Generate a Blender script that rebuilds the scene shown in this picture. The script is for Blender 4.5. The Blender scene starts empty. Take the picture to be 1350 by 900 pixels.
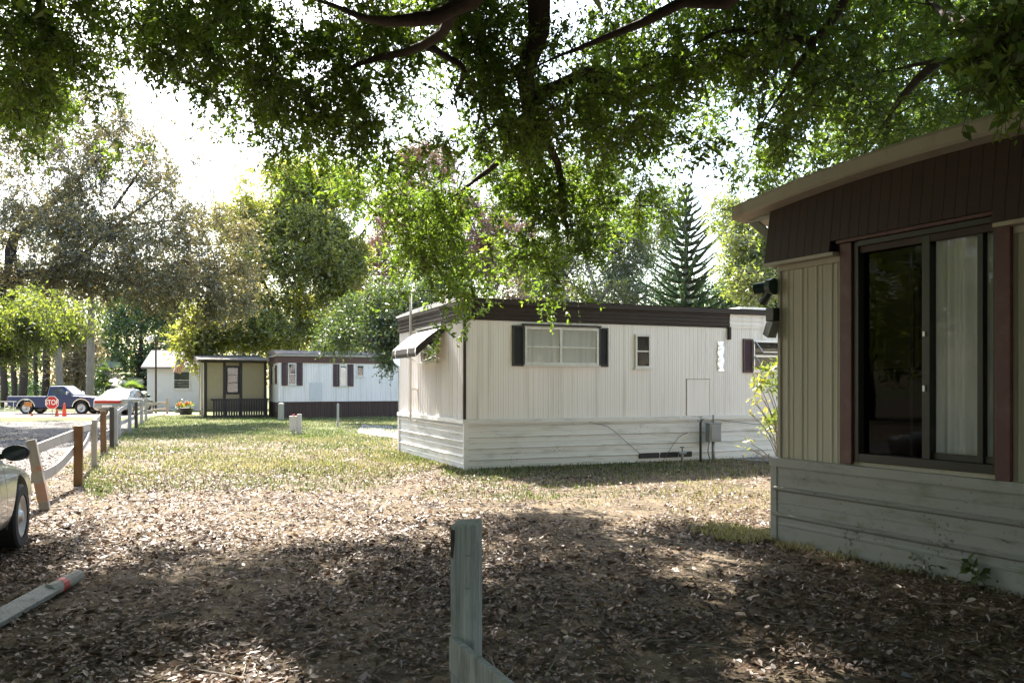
import bpy, bmesh, math, random
import numpy as np
from mathutils import Vector, Matrix, noise as mnoise
random.seed(7); RNG = np.random.default_rng(11)
PI = math.pi; R = math.radians
scene = bpy.context.scene
COL = scene.collection
F = 1100.0; CX = 675.0; HY = 508.0; CAMH = 1.6      # focal length in photo pixels, horizon row, eye height

def P(px, py, Y): return Vector(((px-CX)/F*Y, Y, CAMH+(HY-py)/F*Y))
def G(px, py):
    Y = CAMH*F/(py-HY); return Vector(((px-CX)/F*Y, Y, 0))
def lerp(a, b, t): return a+(b-a)*t

# ------------------------------------------------------------------ sun
SUN_AZ = Vector((-.49, .872)).normalized(); SUN_EL = R(47)
SUN_DIR = Vector((SUN_AZ.x*math.cos(SUN_EL), SUN_AZ.y*math.cos(SUN_EL), math.sin(SUN_EL)))
KS = 1/math.tan(SUN_EL)

# ------------------------------------------------------------------ materials
def newmat(name):
    m = bpy.data.materials.new(name); m.use_nodes = True
    nt = m.node_tree; nt.nodes.clear()
    out = nt.nodes.new('ShaderNodeOutputMaterial')
    return m, nt, out
def N(nt, t, **kw):
    n = nt.nodes.new(t)
    for k, v in kw.items():
        if k in n.inputs.keys(): n.inputs[k].default_value = v
        else: setattr(n, k, v)
    return n
def rgb(c): return (c[0], c[1], c[2], 1)
def ramp(nt, stops, interp='LINEAR'):
    n = nt.nodes.new('ShaderNodeValToRGB'); cr = n.color_ramp; cr.interpolation = interp
    while len(cr.elements) < len(stops): cr.elements.new(.5)
    for e, (p, c) in zip(cr.elements, stops): e.position = p; e.color = rgb(c) if len(c) == 3 else c
    return n
def mixc(nt, fac, a, b, mode='MIX'):
    n = nt.nodes.new('ShaderNodeMix'); n.data_type = 'RGBA'; n.blend_type = mode
    for k, v in ((0, fac), (6, a), (7, b)):
        if hasattr(v, 'is_output'): nt.links.new(v, n.inputs[k])
        else: n.inputs[k].default_value = v if k == 0 else rgb(v)
    return n.outputs[2]
def coords(nt, scale=(1,1,1), kind='Object'):
    tc = nt.nodes.new('ShaderNodeTexCoord'); mp = nt.nodes.new('ShaderNodeMapping')
    mp.inputs['Scale'].default_value = scale
    nt.links.new(tc.outputs[kind], mp.inputs['Vector']); return mp.outputs[0]
def noise_tex(nt, vec, scale, detail=4, rough=.6):
    n = N(nt, 'ShaderNodeTexNoise', Scale=scale, Detail=detail, Roughness=rough)
    nt.links.new(vec, n.inputs['Vector']); return n.outputs['Fac']
def mr(nt, v, a, b, c=0, d=1):
    n = nt.nodes.new('ShaderNodeMapRange'); n.clamp = True
    n.inputs[1].default_value = a; n.inputs[2].default_value = b; n.inputs[3].default_value = c; n.inputs[4].default_value = d
    nt.links.new(v, n.inputs[0]); return n.outputs[0]
def pmat(name, col, rough=.6, var=.12, scale=6, stretch=(1,1,1), bump=0, bscale=40, metal=0, specks=None, dirt=None, dirt_amt=.5, dirt_scale=2.0, dirt_stretch=(1,1,1), spec=.5, coat=0):
    m, nt, out = newmat(name)
    b = N(nt, 'ShaderNodeBsdfPrincipled', Roughness=rough, Metallic=metal)
    b.inputs['Specular IOR Level'].default_value = spec
    b.inputs['Coat Weight'].default_value = coat
    v = coords(nt, stretch)
    n1 = noise_tex(nt, v, scale)
    c = mixc(nt, mr(nt, n1, .25, .75), tuple(x*(1-var) for x in col), tuple(min(1, x*(1+var)) for x in col))
    if dirt:
        v2 = coords(nt, dirt_stretch)
        n2 = noise_tex(nt, v2, dirt_scale, 6, .65)
        c = mixc(nt, mr(nt, n2, .52, .75, 0, dirt_amt), c, dirt)
    if specks:
        n3 = noise_tex(nt, coords(nt, (1,1,1)), 26, 3, .6); n4 = noise_tex(nt, coords(nt), 1.7, 3)
        mm = N(nt, 'ShaderNodeMath', operation='ADD'); nt.links.new(n3, mm.inputs[0]); nt.links.new(mr(nt, n4, .3, .7, -.12, .12), mm.inputs[1])
        c = mixc(nt, mr(nt, mm.outputs[0], .66, .74, 0, .8), c, specks)
    nt.links.new(c, b.inputs['Base Color'])
    if bump:
        bn = N(nt, 'ShaderNodeBump', Strength=bump, Distance=.01)
        nt.links.new(noise_tex(nt, v, bscale), bn.inputs['Height']); nt.links.new(bn.outputs[0], b.inputs['Normal'])
    nt.links.new(b.outputs[0], out.inputs[0]); return m
def leafmat(name, stops, trans=.45, gloss=.06, grough=.35, tboost=(1.5, 1.7, .7)):
    m, nt, out = newmat(name)
    at = nt.nodes.new('ShaderNodeAttribute'); at.attribute_name = 'var'
    rp = ramp(nt, stops); nt.links.new(at.outputs['Fac'], rp.inputs[0])
    d = N(nt, 'ShaderNodeBsdfDiffuse'); t = N(nt, 'ShaderNodeBsdfTranslucent')
    nt.links.new(rp.outputs[0], d.inputs[0])
    nt.links.new(mixc(nt, 1.0, rp.outputs[0], tboost, 'MULTIPLY'), t.inputs[0])
    mx = nt.nodes.new('ShaderNodeMixShader'); mx.inputs[0].default_value = trans
    nt.links.new(d.outputs[0], mx.inputs[1]); nt.links.new(t.outputs[0], mx.inputs[2])
    g = N(nt, 'ShaderNodeBsdfGlossy', Roughness=grough); g.inputs[0].default_value = (1, 1, 1, 1)
    m2 = nt.nodes.new('ShaderNodeMixShader'); m2.inputs[0].default_value = gloss
    nt.links.new(mx.outputs[0], m2.inputs[1]); nt.links.new(g.outputs[0], m2.inputs[2])
    nt.links.new(m2.outputs[0], out.inputs[0]); return m
def panemat(name, tint=(.8,.85,.85), refl=.12, blend=.25):
    m, nt, out = newmat(name)
    t = N(nt, 'ShaderNodeBsdfTransparent'); t.inputs[0].default_value = rgb(tint)
    g = N(nt, 'ShaderNodeBsdfGlossy', Roughness=.02); g.inputs[0].default_value = (1,1,1,1)
    lw = N(nt, 'ShaderNodeLayerWeight', Blend=blend)
    fac = mr(nt, lw.outputs['Fresnel'], 0, 1, refl, 1)
    mx = nt.nodes.new('ShaderNodeMixShader')
    nt.links.new(fac, mx.inputs[0]); nt.links.new(t.outputs[0], mx.inputs[1]); nt.links.new(g.outputs[0], mx.inputs[2])
    nt.links.new(mx.outputs[0], out.inputs[0]); return m

M = {}
M['white_siding'] = pmat('white_siding', (.84,.80,.775), .5, .05, 1.2, (1,1,.15), dirt=(.45,.41,.34), dirt_amt=.6, dirt_scale=2.2, dirt_stretch=(3,3,.12))
M['white_skirt'] = pmat('white_skirt', (.74,.735,.715), .5, .05, 1.2, (.2,.2,1.5), specks=(.34,.31,.25), dirt=(.28,.26,.19), dirt_amt=.75, dirt_scale=2.5, dirt_stretch=(.5,.5,3.5))
M['cream_siding'] = pmat('cream_siding', (.43,.395,.31), .5, .07, 1.5, (1,1,.15), dirt=(.30,.28,.19), dirt_amt=.6, dirt_scale=2, dirt_stretch=(5,5,.2))
M['green_grey_skirt'] = pmat('green_grey_skirt', (.285,.285,.268), .5, .08, 1.5, (.4,.4,2), specks=(.05,.05,.035), dirt=(.12,.14,.08), dirt_amt=.75, dirt_scale=3.2, dirt_stretch=(1,1,2.5), bump=.1)
M['cream_trim'] = pmat('cream_trim', (.40,.365,.30), .55, .08, 2, dirt=(.27,.20,.13), dirt_amt=.7, dirt_scale=2.2, dirt_stretch=(2,2,.5))
M['brown_panel'] = pmat('brown_panel', (.036,.015,.013), .6, .2, 3, (3,3,.3), bump=.15, bscale=30)
M['brown_fascia'] = pmat('brown_fascia', (.038,.027,.022), .6, .25, 2, (.5,.5,4), dirt=(.08,.06,.05), dirt_amt=.4, dirt_scale=2, spec=.3)
M['brown_skirt'] = pmat('brown_skirt', (.055,.03,.025), .6, .2, 3, (2,2,.3))
M['maroon'] = pmat('maroon_paint', (.085,.022,.024), .5, .15, 3, (3,3,.4), dirt=(.25,.17,.13), dirt_amt=.25, dirt_scale=6)
M['shutter_black'] = pmat('shutter_brown', (.028,.024,.020), .5, .15, 4)
M['shutter_maroon'] = pmat('shutter_maroon', (.075,.035,.03), .5, .15, 4)
M['dark_bronze'] = pmat('dark_bronze', (.025,.024,.021), .4, .15, 5, metal=.3)
M['window_white'] = pmat('window_white', (.70,.69,.65), .5, .08, 8, dirt=(.30,.26,.2), dirt_amt=.6, dirt_scale=12)
M['alu'] = pmat('aluminium', (.55,.55,.54), .4, .1, 8, metal=.7)
M['curtain'] = pmat('curtain_cloth', (.62,.60,.57), .9, .07, 3, (8,8,.6))
M['curtain_white'] = pmat('curtain_sheer', (.80,.79,.79), .9, .1, 2, (8,8,.6))
M['blind'] = pmat('blind', (.34,.29,.14), .7, .1, 3)
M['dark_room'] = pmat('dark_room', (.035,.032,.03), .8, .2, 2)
M['screen'] = pmat('insect_screen', (.045,.047,.046), .85, .15, 30)  # room darkness put into the colour of a sheet behind small panes
M['pane'] = panemat('window_pane', (.82,.85,.85), .05)
M['pane_shaded'] = panemat('shaded_pane', (.5,.52,.52), .025)
M['pane_screened'] = panemat('screened_pane', (.30,.31,.31), .004, .10)
M['pane_clear'] = panemat('clear_pane', (.92,.94,.94), .012, .12)
M['pane_dark'] = pmat('dark_pane', (.012,.014,.016), .06, .1, 1, spec=.8)
M['roof_light'] = pmat('roof_light', (.66,.65,.62), .45, .1, 1.5, dirt=(.3,.27,.22), dirt_amt=.5, dirt_scale=1.2)
M['roof_leafy'] = pmat('roof_leafy', (.17,.15,.13), .9, .35, 3, dirt=(.34,.27,.2), dirt_amt=.8, dirt_scale=3)
M['roof_grey'] = pmat('roof_grey', (.18,.17,.165), .9, .15, 4, dirt=(.22,.2,.18), dirt_amt=.5)
M['galv'] = pmat('galvanised', (.30,.31,.30), .5, .15, 6, metal=.4, dirt=(.14,.12,.1))
M['grey_box'] = pmat('grey_box', (.26,.27,.27), .5, .1, 6)
M['pipe_cream'] = pmat('pipe_cream', (.62,.59,.53), .45, .08, 5, dirt=(.4,.35,.28))
M['rubber'] = pmat('rubber', (.018,.018,.018), .8, .2, 20)
M['black'] = pmat('black_plastic', (.012,.012,.013), .4, .2, 10)
M['bark'] = pmat('oak_bark', (.085,.062,.048), .9, .35, 9, (1,1,.3), bump=.8, bscale=22)
M['bark_dark'] = pmat('oak_bark_dark', (.050,.036,.029), .9, .35, 9, (1,1,.3), bump=.8, bscale=22)
M['bark_grey'] = pmat('grey_bark', (.19,.165,.14), .9, .3, 6, (1,1,.3), bump=.6, bscale=16)
M['wood_brown'] = pmat('post_brown', (.22,.12,.06), .8, .25, 6, (3,3,.3), bump=.3, dirt=(.10,.07,.05))
M['wood_white'] = pmat('post_white', (.43,.395,.355), .75, .12, 5, (3,3,.3), bump=.3, dirt=(.26,.22,.17), dirt_amt=.6, dirt_scale=4)
M['wood_grey'] = pmat('post_grey', (.34,.33,.30), .8, .18, 6, (3,3,.3), bump=.3, dirt=(.14,.14,.12), dirt_amt=.6, dirt_scale=4)
M['wood_dark'] = pmat('post_dark', (.07,.06,.05), .8, .25, 6, (3,3,.3), bump=.3)
def weathered(name):
    m, nt, out = newmat(name); b = N(nt, 'ShaderNodeBsdfPrincipled', Roughness=.8)
    g = noise_tex(nt, coords(nt,(70,70,1.6)), 1.0, 5, .65); bl = noise_tex(nt, coords(nt,(9,9,3)), 1.0, 6, .65); st = noise_tex(nt, coords(nt,(22,22,1.2)), 1.0, 4, .6)
    c = mixc(nt, mr(nt, g, .35, .65), (.215,.217,.21), (.37,.372,.36))
    c = mixc(nt, mr(nt, st, .55, .72, 0, .6), c, (.46,.46,.445))
    c = mixc(nt, mr(nt, bl, .50, .68, 0, .75), c, (.10,.105,.085))
    nt.links.new(c, b.inputs['Base Color']); bn = N(nt, 'ShaderNodeBump', Strength=.7, Distance=.004); nt.links.new(g, bn.inputs['Height']); nt.links.new(bn.outputs[0], b.inputs['Normal'])
    nt.links.new(b.outputs[0], out.inputs[0]); return m
M['wood_weathered'] = weathered('post_weathered')
M['orange_paint'] = pmat('orange_paint', (.50,.31,.23), .75, .15, 8, dirt=(.56,.50,.45), dirt_amt=1.0, dirt_scale=5)
M['red_paint'] = pmat('red_paint', (.50,.06,.04), .6, .15, 8)
M['cone_orange'] = pmat('cone_orange', (.75,.09,.04), .5, .08, 6)
M['cone_old'] = pmat('cone_faded', (.42,.13,.06), .6, .1, 6)
M['sign_red'] = pmat('sign_red', (.50,.018,.02), .4, .05, 6)
M['sign_white'] = pmat('sign_white', (.80,.80,.78), .4, .03, 6)
M['car_beige'] = pmat('car_beige_silver', (.50,.485,.455), .28, .03, 3, metal=.35, coat=.8)
M['car_white'] = pmat('car_silver_white', (.27,.285,.275), .3, .03, 3, metal=.1, coat=.8)
M['car_blue'] = pmat('truck_blue', (.004,.016,.085), .38, .05, 3, coat=.2)
M['car_glass'] = pmat('car_glass', (.03,.04,.045), .04, .05, 3, spec=.9)
M['chrome'] = pmat('chrome', (.6,.6,.6), .2, .05, 3, metal=.9)
M['wheel_rim'] = pmat('wheel_rim', (.45,.45,.45), .35, .1, 8, metal=.6)
M['tail_red'] = pmat('tail_light', (.35,.012,.015), .2, .05, 5)
M['amber'] = pmat('amber_lens', (.6,.22,.02), .2, .05, 5)
M['tan_panel'] = pmat('tan_panel', (.38,.31,.18), .7, .06, 3)
M['porch_brown'] = pmat('porch_brown', (.035,.026,.022), .6, .2, 4)
M['house_white'] = pmat('house_white', (.66,.66,.66), .6, .05, 2, dirt=(.45,.44,.42), dirt_amt=.4)
M['globe'] = pmat('lamp_globe', (.82,.82,.80), .3, .04, 5)
M['flag_red'] = pmat('flag_red', (.45,.06,.07), .8, .08, 6)
M['flag_white'] = pmat('flag_white', (.75,.73,.71), .8, .05, 6)
M['flag_blue'] = pmat('flag_blue', (.045,.05,.13), .8, .08, 6)
M['foil'] = pmat('foil', (.8,.8,.8), .25, .1, 30, bump=1, bscale=30, metal=.9)
M['awning_brown'] = pmat('awning_brown', (.022,.018,.016), .6, .15, 4)
M['teal_dark'] = pmat('fixture_green', (.01,.035,.03), .35, .1, 8)
M['concrete'] = pmat('concrete', (.42,.40,.37), .9, .12, 2, dirt=(.2,.18,.15), dirt_amt=.6, dirt_scale=1.2, bump=.1)
M['slab'] = pmat('slab', (.22,.22,.215), .9, .15, 2, dirt=(.3,.25,.18), dirt_amt=.4)
M['terracotta'] = pmat('pot', (.05,.05,.06), .7, .1, 5)
M['flower_orange'] = pmat('flower_orange', (.6,.16,.04), .7, .3, 12)
M['cable'] = pmat('cable', (.09,.085,.08), .6, .1, 5)

LEAF = {}
LEAF['oak'] = leafmat('oak_leaf', [(0,(.050,.076,.021)),(.45,(.098,.142,.031)),(.8,(.155,.20,.042)),(1,(.23,.245,.058))], .55, .05, .38, (1.6,1.85,.65))
LEAF['grey_oak'] = leafmat('grey_oak_leaf', [(0,(.075,.080,.034)),(.5,(.130,.126,.060)),(.85,(.20,.17,.085)),(1,(.29,.19,.06))], .45, .08, .40, (1.8,1.7,1.0))
LEAF['lime'] = leafmat('lime_leaf', [(0,(.060,.086,.020)),(.5,(.112,.142,.030)),(1,(.19,.21,.055))], .55, .06, .4, (2.2,2.2,.8))
LEAF['yellowgreen'] = leafmat('yellowgreen_leaf', [(0,(.10,.125,.033)),(.5,(.19,.21,.055)),(1,(.31,.30,.095))], .58, .07, .4, (2.4,2.4,1.0))
LEAF['mid'] = leafmat('mid_leaf', [(0,(.045,.060,.020)),(.5,(.085,.105,.033)),(1,(.15,.16,.055))], .45, .06, .4, (1.7,1.8,.8))
LEAF['pink'] = leafmat('budding_twig', [(0,(.11,.065,.045)),(.5,(.19,.118,.082)),(1,(.28,.185,.13))], .35, .05, .5, (1.3,1.0,.9))
LEAF['dark'] = leafmat('dark_leaf', [(0,(.018,.035,.016)),(.5,(.035,.065,.022)),(1,(.07,.10,.03))], .35, .07, .4, (1.6,1.9,.8))
LEAF['pine'] = leafmat('pine_needle', [(0,(.028,.055,.034)),(.5,(.055,.10,.052)),(1,(.10,.15,.07))], .3, .06, .5, (1.4,1.6,.9))
LEAF['glossy'] = leafmat('glossy_leaf', [(0,(.035,.055,.02)),(.5,(.07,.10,.03)),(1,(.12,.15,.05))], .45, .08, .42, (1.7,1.9,.8))
LEAF['tan'] = leafmat('tan_leaf', [(0,(.13,.11,.06)),(.5,(.22,.18,.10)),(1,(.33,.28,.16))], .4, .05, .5, (1.2,1.1,.9))
LEAF['bush'] = leafmat('oleander_leaf', [(0,(.07,.12,.02)),(.6,(.16,.20,.035)),(1,(.42,.36,.08))], .45, .08, .35, (1.6,1.6,.8))
LEAF['litter'] = leafmat('dry_leaf', [(0,(.030,.019,.013)),(.3,(.070,.042,.027)),(.6,(.145,.095,.066)),(.85,(.27,.195,.148)),(1,(.45,.37,.31))], .15, .05, .45, (1.1,.9,.7))
LEAF['grass'] = leafmat('grass_blade', [(0,(.035,.068,.014)),(.5,(.072,.112,.024)),(.8,(.15,.155,.070)),(1,(.29,.25,.17))], .35, .04, .4, (1.3,1.4,.8))

# ------------------------------------------------------------------ object helpers
def link(o, parent=None):
    COL.objects.link(o)
    if parent: o.parent = parent
    return o
def thing(name, label, cat, loc=(0,0,0), rotz=0, group=None):
    o = bpy.data.objects.new(name, None); o.empty_display_size = .2
    o.location = loc; o.rotation_euler = (0, 0, rotz)
    o['label'] = label; o['category'] = cat
    if group: o['group'] = group
    return link(o)
def tag(o, label, cat, group=None):
    o['label'] = label; o['category'] = cat
    if group: o['group'] = group
    return o
def kind(o, k, label=None, cat=None):
    o['kind'] = k
    if label: o['label'] = label
    if cat: o['category'] = cat
    return o

class MB:
    def __init__(s): s.v = []; s.f = []; s.mi = []
    def add(s, vs, fs, mi=0):
        o = len(s.v); s.v += [tuple(x) for x in vs]
        s.f += [tuple(i+o for i in f) for f in fs]; s.mi += [mi]*len(fs); return s
    def box(s, a, b, mi=0):
        x0,x1 = sorted((a[0],b[0])); y0,y1 = sorted((a[1],b[1])); z0,z1 = sorted((a[2],b[2]))
        return s.add([(x0,y0,z0),(x1,y0,z0),(x1,y1,z0),(x0,y1,z0),(x0,y0,z1),(x1,y0,z1),(x1,y1,z1),(x0,y1,z1)],
              [(0,3,2,1),(4,5,6,7),(0,1,5,4),(1,2,6,5),(2,3,7,6),(3,0,4,7)], mi)
    def bar(s, p, q, w, h, up=(0,0,1), mi=0):
        p, q = Vector(p), Vector(q); d = (q-p).normalized(); up = Vector(up)
        if abs(d.dot(up)) > .98: up = Vector((0,1,0)) if abs(d.y) < .9 else Vector((1,0,0))
        x = d.cross(up).normalized(); y = x.cross(d).normalized()
        vs = [c+x*(w/2*i)+y*(h/2*j) for c in (p,q) for i,j in ((-1,-1),(1,-1),(1,1),(-1,1))]
        return s.add(vs, [(0,1,2,3),(7,6,5,4),(0,4,5,1),(1,5,6,2),(2,6,7,3),(3,7,4,0)], mi)
    def tube(s, pts, rad, n=8, cap=True, mi=0):
        pts = [Vector(p) for p in pts]
        if not hasattr(rad, '__len__'): rad = [rad]*len(pts)
        prev = None; rings = []
        for i, p in enumerate(pts):
            d = (pts[min(i+1, len(pts)-1)]-pts[max(i-1, 0)])
            if d.length < 1e-6: d = Vector((0,0,1))
            d.normalize()
            if prev is None:
                a = Vector((0,0,1)) if abs(d.z) < .9 else Vector((1,0,0)); x = d.cross(a).normalized()
            else:
                x = prev-d*prev.dot(d); x = x.normalized() if x.length > 1e-5 else d.orthogonal().normalized()
            prev = x; y = d.cross(x)
            rings.append([p+(x*math.cos(2*PI*k/n)+y*math.sin(2*PI*k/n))*rad[i] for k in range(n)])
        vs = [v for r in rings for v in r]; fs = []
        for i in range(len(pts)-1):
            for k in range(n):
                k2 = (k+1) % n; fs.append((i*n+k, i*n+k2, (i+1)*n+k2, (i+1)*n+k))
        if cap: fs.append(tuple(range(n-1,-1,-1))); fs.append(tuple((len(pts)-1)*n+k for k in range(n)))
        return s.add(vs, fs, mi)
    def prism(s, poly, fn, t0, t1, mi=0):
        n = len(poly); vs = [fn(a,b,t0) for a,b in poly]+[fn(a,b,t1) for a,b in poly]
        return s.add(vs, [tuple(range(n-1,-1,-1)), tuple(range(n,2*n))]+[(i,(i+1)%n,n+(i+1)%n,n+i) for i in range(n)], mi)
    def sweep(s, prof, fn, ts, close_ends=False, mi=0):   # open profile (a,b) carried along ts
        n = len(prof); vs = [fn(a,b,t) for t in ts for a,b in prof]
        return s.add(vs, [(j*n+i, j*n+i+1, (j+1)*n+i+1, (j+1)*n+i) for j in range(len(ts)-1) for i in range(n-1)], mi)
    def ball(s, c, r, n=12, m=8, sq=(1,1,1), mi=0):
        vs = [(c[0]+r*sq[0]*math.sin(PI*j/m)*math.cos(2*PI*i/n), c[1]+r*sq[1]*math.sin(PI*j/m)*math.sin(2*PI*i/n), c[2]+r*sq[2]*math.cos(PI*j/m)) for j in range(m+1) for i in range(n)]
        return s.add(vs, [(j*n+i,(j+1)*n+i,(j+1)*n+(i+1)%n,j*n+(i+1)%n) for j in range(m) for i in range(n)], mi)
    def mesh(s, name, mats, smooth=False, recalc=True):
        me = bpy.data.meshes.new(name); me.from_pydata(s.v, [], s.f)
        for m in (mats if isinstance(mats, (list,tuple)) else [mats]): me.materials.append(m)
        if len(me.materials) > 1: me.polygons.foreach_set('material_index', s.mi)
        if recalc:
            bm = bmesh.new(); bm.from_mesh(me)
            bmesh.ops.remove_doubles(bm, verts=bm.verts, dist=1e-5)
            bmesh.ops.recalc_face_normals(bm, faces=bm.faces); bm.to_mesh(me); bm.free()
        if smooth: me.polygons.foreach_set('use_smooth', [True]*len(me.polygons))
        me.update(); return me
    def build(s, name, mats, parent=None, smooth=False, bevel=0, segs=2, recalc=True, subsurf=0):
        o = bpy.data.objects.new(name, s.mesh(name, mats, smooth, recalc)); link(o, parent)
        if bevel or subsurf:
            if bevel:
                md = o.modifiers.new('bevel','BEVEL'); md.width = bevel; md.segments = segs; md.limit_method = 'ANGLE'; md.angle_limit = R(40)
            if subsurf:
                md = o.modifiers.new('sub','SUBSURF'); md.levels = md.render_levels = subsurf
        return o

def apply_mods(o):
    dg = bpy.context.evaluated_depsgraph_get(); dg.update()
    me = bpy.data.meshes.new_from_object(o.evaluated_get(dg)); old = o.data
    o.modifiers.clear(); o.data = me
    return o

def quads_mesh(name, verts, mat, var=None, parent=None, smooth=False, k=4):
    """verts: (n,k,3) float array, one polygon per row"""
    n = verts.shape[0]; me = bpy.data.meshes.new(name)
    me.vertices.add(n*k); me.vertices.foreach_set('co', np.ascontiguousarray(verts, dtype=np.float32).ravel())
    me.loops.add(n*k); me.loops.foreach_set('vertex_index', np.arange(n*k, dtype=np.int32))
    me.polygons.add(n); me.polygons.foreach_set('loop_start', np.arange(0, n*k, k, dtype=np.int32))
    me.update(calc_edges=True)
    if var is not None:
        a = me.attributes.new('var', 'FLOAT', 'FACE'); a.data.foreach_set('value', np.ascontiguousarray(var, dtype=np.float32))
    me.materials.append(mat)
    o = bpy.data.objects.new(name, me); link(o, parent); return o

# ------------------------------------------------------------------ leaves and trees
def unit(a): return a/np.maximum(np.linalg.norm(a, axis=-1, keepdims=True), 1e-9)
def leaf_quads(base, d, nrm, L, W):
    side = unit(np.cross(d, nrm)); n = unit(np.cross(side, d))
    mid = base+d*(L*.48)[:,None]; tip = base+d*L[:,None]-n*(L*.12)[:,None]
    return np.stack([base, mid+side*(W/2)[:,None]+n*(W*.12)[:,None], tip, mid-side*(W/2)[:,None]+n*(W*.12)[:,None]], axis=1)
def sprays(att, n_twig, twig_len, n_leaf, leaf_len, droop=.35, rng=RNG, aspect=.45, updir=.5, spread=1.0):
    """every attractor gets twigs, every twig gets leaves; returns (leaf quads, var, twig starts, twig ends)"""
    A = np.repeat(att, n_twig, axis=0); n = len(A)
    d = rng.normal(size=(n,3)); d[:,2] -= droop; d = unit(d)
    ln = twig_len*rng.uniform(.5, 1.25, n)
    s = A+rng.normal(size=(n,3))*twig_len*.12*spread; e = s+d*ln[:,None]; e[:,2] -= ln*.25*droop
    t = np.tile(np.linspace(.15, 1.02, n_leaf), n)+rng.uniform(-.06,.06,n*n_leaf)
    S = np.repeat(s, n_leaf, axis=0); E = np.repeat(e, n_leaf, axis=0); D = unit(E-S)
    base = S+(E-S)*t[:,None]
    dd = unit(D*.55+unit(rng.normal(size=(n*n_leaf,3)))*.9+np.array([0,0,-.15*droop]))
    nr = unit(rng.normal(size=(n*n_leaf,3))*.8+np.array([0,0,updir]))
    L = leaf_len*rng.uniform(.5,1.45,n*n_leaf)
    q = leaf_quads(base, dd, nr, L, L*aspect)
    clump = np.repeat(rng.uniform(0,1,len(att)), n_twig*n_leaf)
    var = np.clip(.45*clump+.55*rng.uniform(0,1,n*n_leaf), 0, 1)
    return q, var, s, e
def twig_prisms(s, e, r0, r1):
    n = len(s); d = unit(e-s); a = np.where(np.abs(d[:,2:3])<.9, np.array([[0,0,1.]]), np.array([[1.,0,0]]))
    x = unit(np.cross(d,a)); y = np.cross(d,x); out = []
    ring = lambda c, r: [c+(x*math.cos(2*PI*k/3)+y*math.sin(2*PI*k/3))*r for k in range(3)]
    A, B = ring(s,r0), ring(e,r1)
    for k in range(3): out.append(np.stack([A[k],A[(k+1)%3],B[(k+1)%3],B[k]],axis=1))
    return np.concatenate(out)
def smooth_poly(pts, step=.35):
    """Catmull-Rom through (x,y,z,r) points"""
    p = [np.array(q, float) for q in pts]; p = [2*p[0]-p[1]]+p+[2*p[-1]-p[-2]]; out = []
    for i in range(1, len(p)-2):
        n = max(2, int(np.linalg.norm(p[i+1][:3]-p[i][:3])/step))
        for k in range(n):
            t = k/n
            out.append(.5*((2*p[i])+(-p[i-1]+p[i+1])*t+(2*p[i-1]-5*p[i]+4*p[i+1]-p[i+2])*t*t+(-p[i-1]+3*p[i]-3*p[i+1]+p[i+2])*t**3))
    out.append(p[-2]); out = np.array(out); out[:,3] = np.maximum(out[:,3], .004); return out
def grow(limbs, att, rng, step=.45, sag=.12, r_tip=.005, wiggle=.10, sides=5, r_max=.05):
    """limbs: list of (x,y,z,r) polylines; every attractor is joined to the nearest wood. Returns MB with all the wood."""
    mb = MB(); nodes = []; 
    for l in limbs:
        q = smooth_poly(l, step); q[:,3] *= np.clip((1-np.linspace(0,1,len(q)))/.35, .10, 1)*(.85 if q[-1,1] > 7 else 1)
        j = rng.normal(size=(len(q),3))*np.minimum(q[:,3:4]*.25,.04); j[0] = 0
        q[:,:3] += j
        mb.tube(q[:,:3], q[:,3], 10 if q[0,3] > .08 else 7); nodes.append(q)
    nd = np.concatenate(nodes); NP = nd[:,:3]; NR = nd[:,3]
    d0 = np.array([np.min(np.linalg.norm(NP-a,axis=1)) for a in att]) if len(att) else np.zeros(0)
    cap = len(NP)+len(att)*14; buf = np.zeros((cap,3)); rb = np.zeros(cap); n = len(NP); buf[:n] = NP; rb[:n] = NR
    for i in np.argsort(d0):
        a = att[i]; dist = np.linalg.norm(buf[:n]-a,axis=1)+.12*np.clip(buf[:n,2]-a[2],-3,0)*-1
        k = int(np.argmin(dist)); s = buf[k].copy(); L = np.linalg.norm(a-s)
        if L < .08: continue
        m = min(12, max(3, int(L/step)+2)); t = np.linspace(0,1,m)[:,None]
        pts = s+(a-s)*t
        w = rng.normal(size=(m,3))*wiggle*min(L,2)*.5; w[0] = 0; w[-1] = 0; pts += w
        pts[:,2] += (np.sin(PI*t[:,0])*sag*L)
        r0 = min(r_max, rb[k]*.75, r_tip+.011*L); rr = np.linspace(max(r0,r_tip), r_tip*.8, m)
        mb.tube(pts, rr, sides if r0 > .012 else 4, cap=False)
        buf[n:n+m-1] = pts[1:]; rb[n:n+m-1] = rr[1:]+.006; n += m-1
    return mb
def tree(name, label, cat, base, limbs, att, leafkey, leaf=(5,.45,9,.08), bark='bark', droop=.35, group=None, rng=None, twig_r=.004, aspect=.45, updir=.5, high=None, **kw):
    rng = rng or np.random.default_rng(abs(hash(label)) % 1000)
    root = thing(name, label, cat, base, 0, group); off = np.array(base, float)
    att = np.asarray(att, float)
    mb = grow(limbs, att if high is None else np.concatenate([att, high[::3]]), rng, **kw)
    mb.v = [(x-off[0],y-off[1],z-off[2]) for x,y,z in mb.v]
    mb.build('trunk', M[bark], root, smooth=True, recalc=False)
    q, var, s, e = sprays(att, leaf[0], leaf[1], leaf[2], leaf[3], droop, rng, aspect, updir)
    quads_mesh('crown', q-off, LEAF[leafkey], var, root)
    if high is not None:
        q2, v2, _, _ = sprays(high, 8, .45, 13, .105, droop, rng, aspect, updir); quads_mesh('upper_crown', q2-off, LEAF[leafkey], v2, root)
    if twig_r: quads_mesh('twigs', twig_prisms(s-off, e-off, twig_r, twig_r*.5), M[bark], None, root)
    return root
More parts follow.
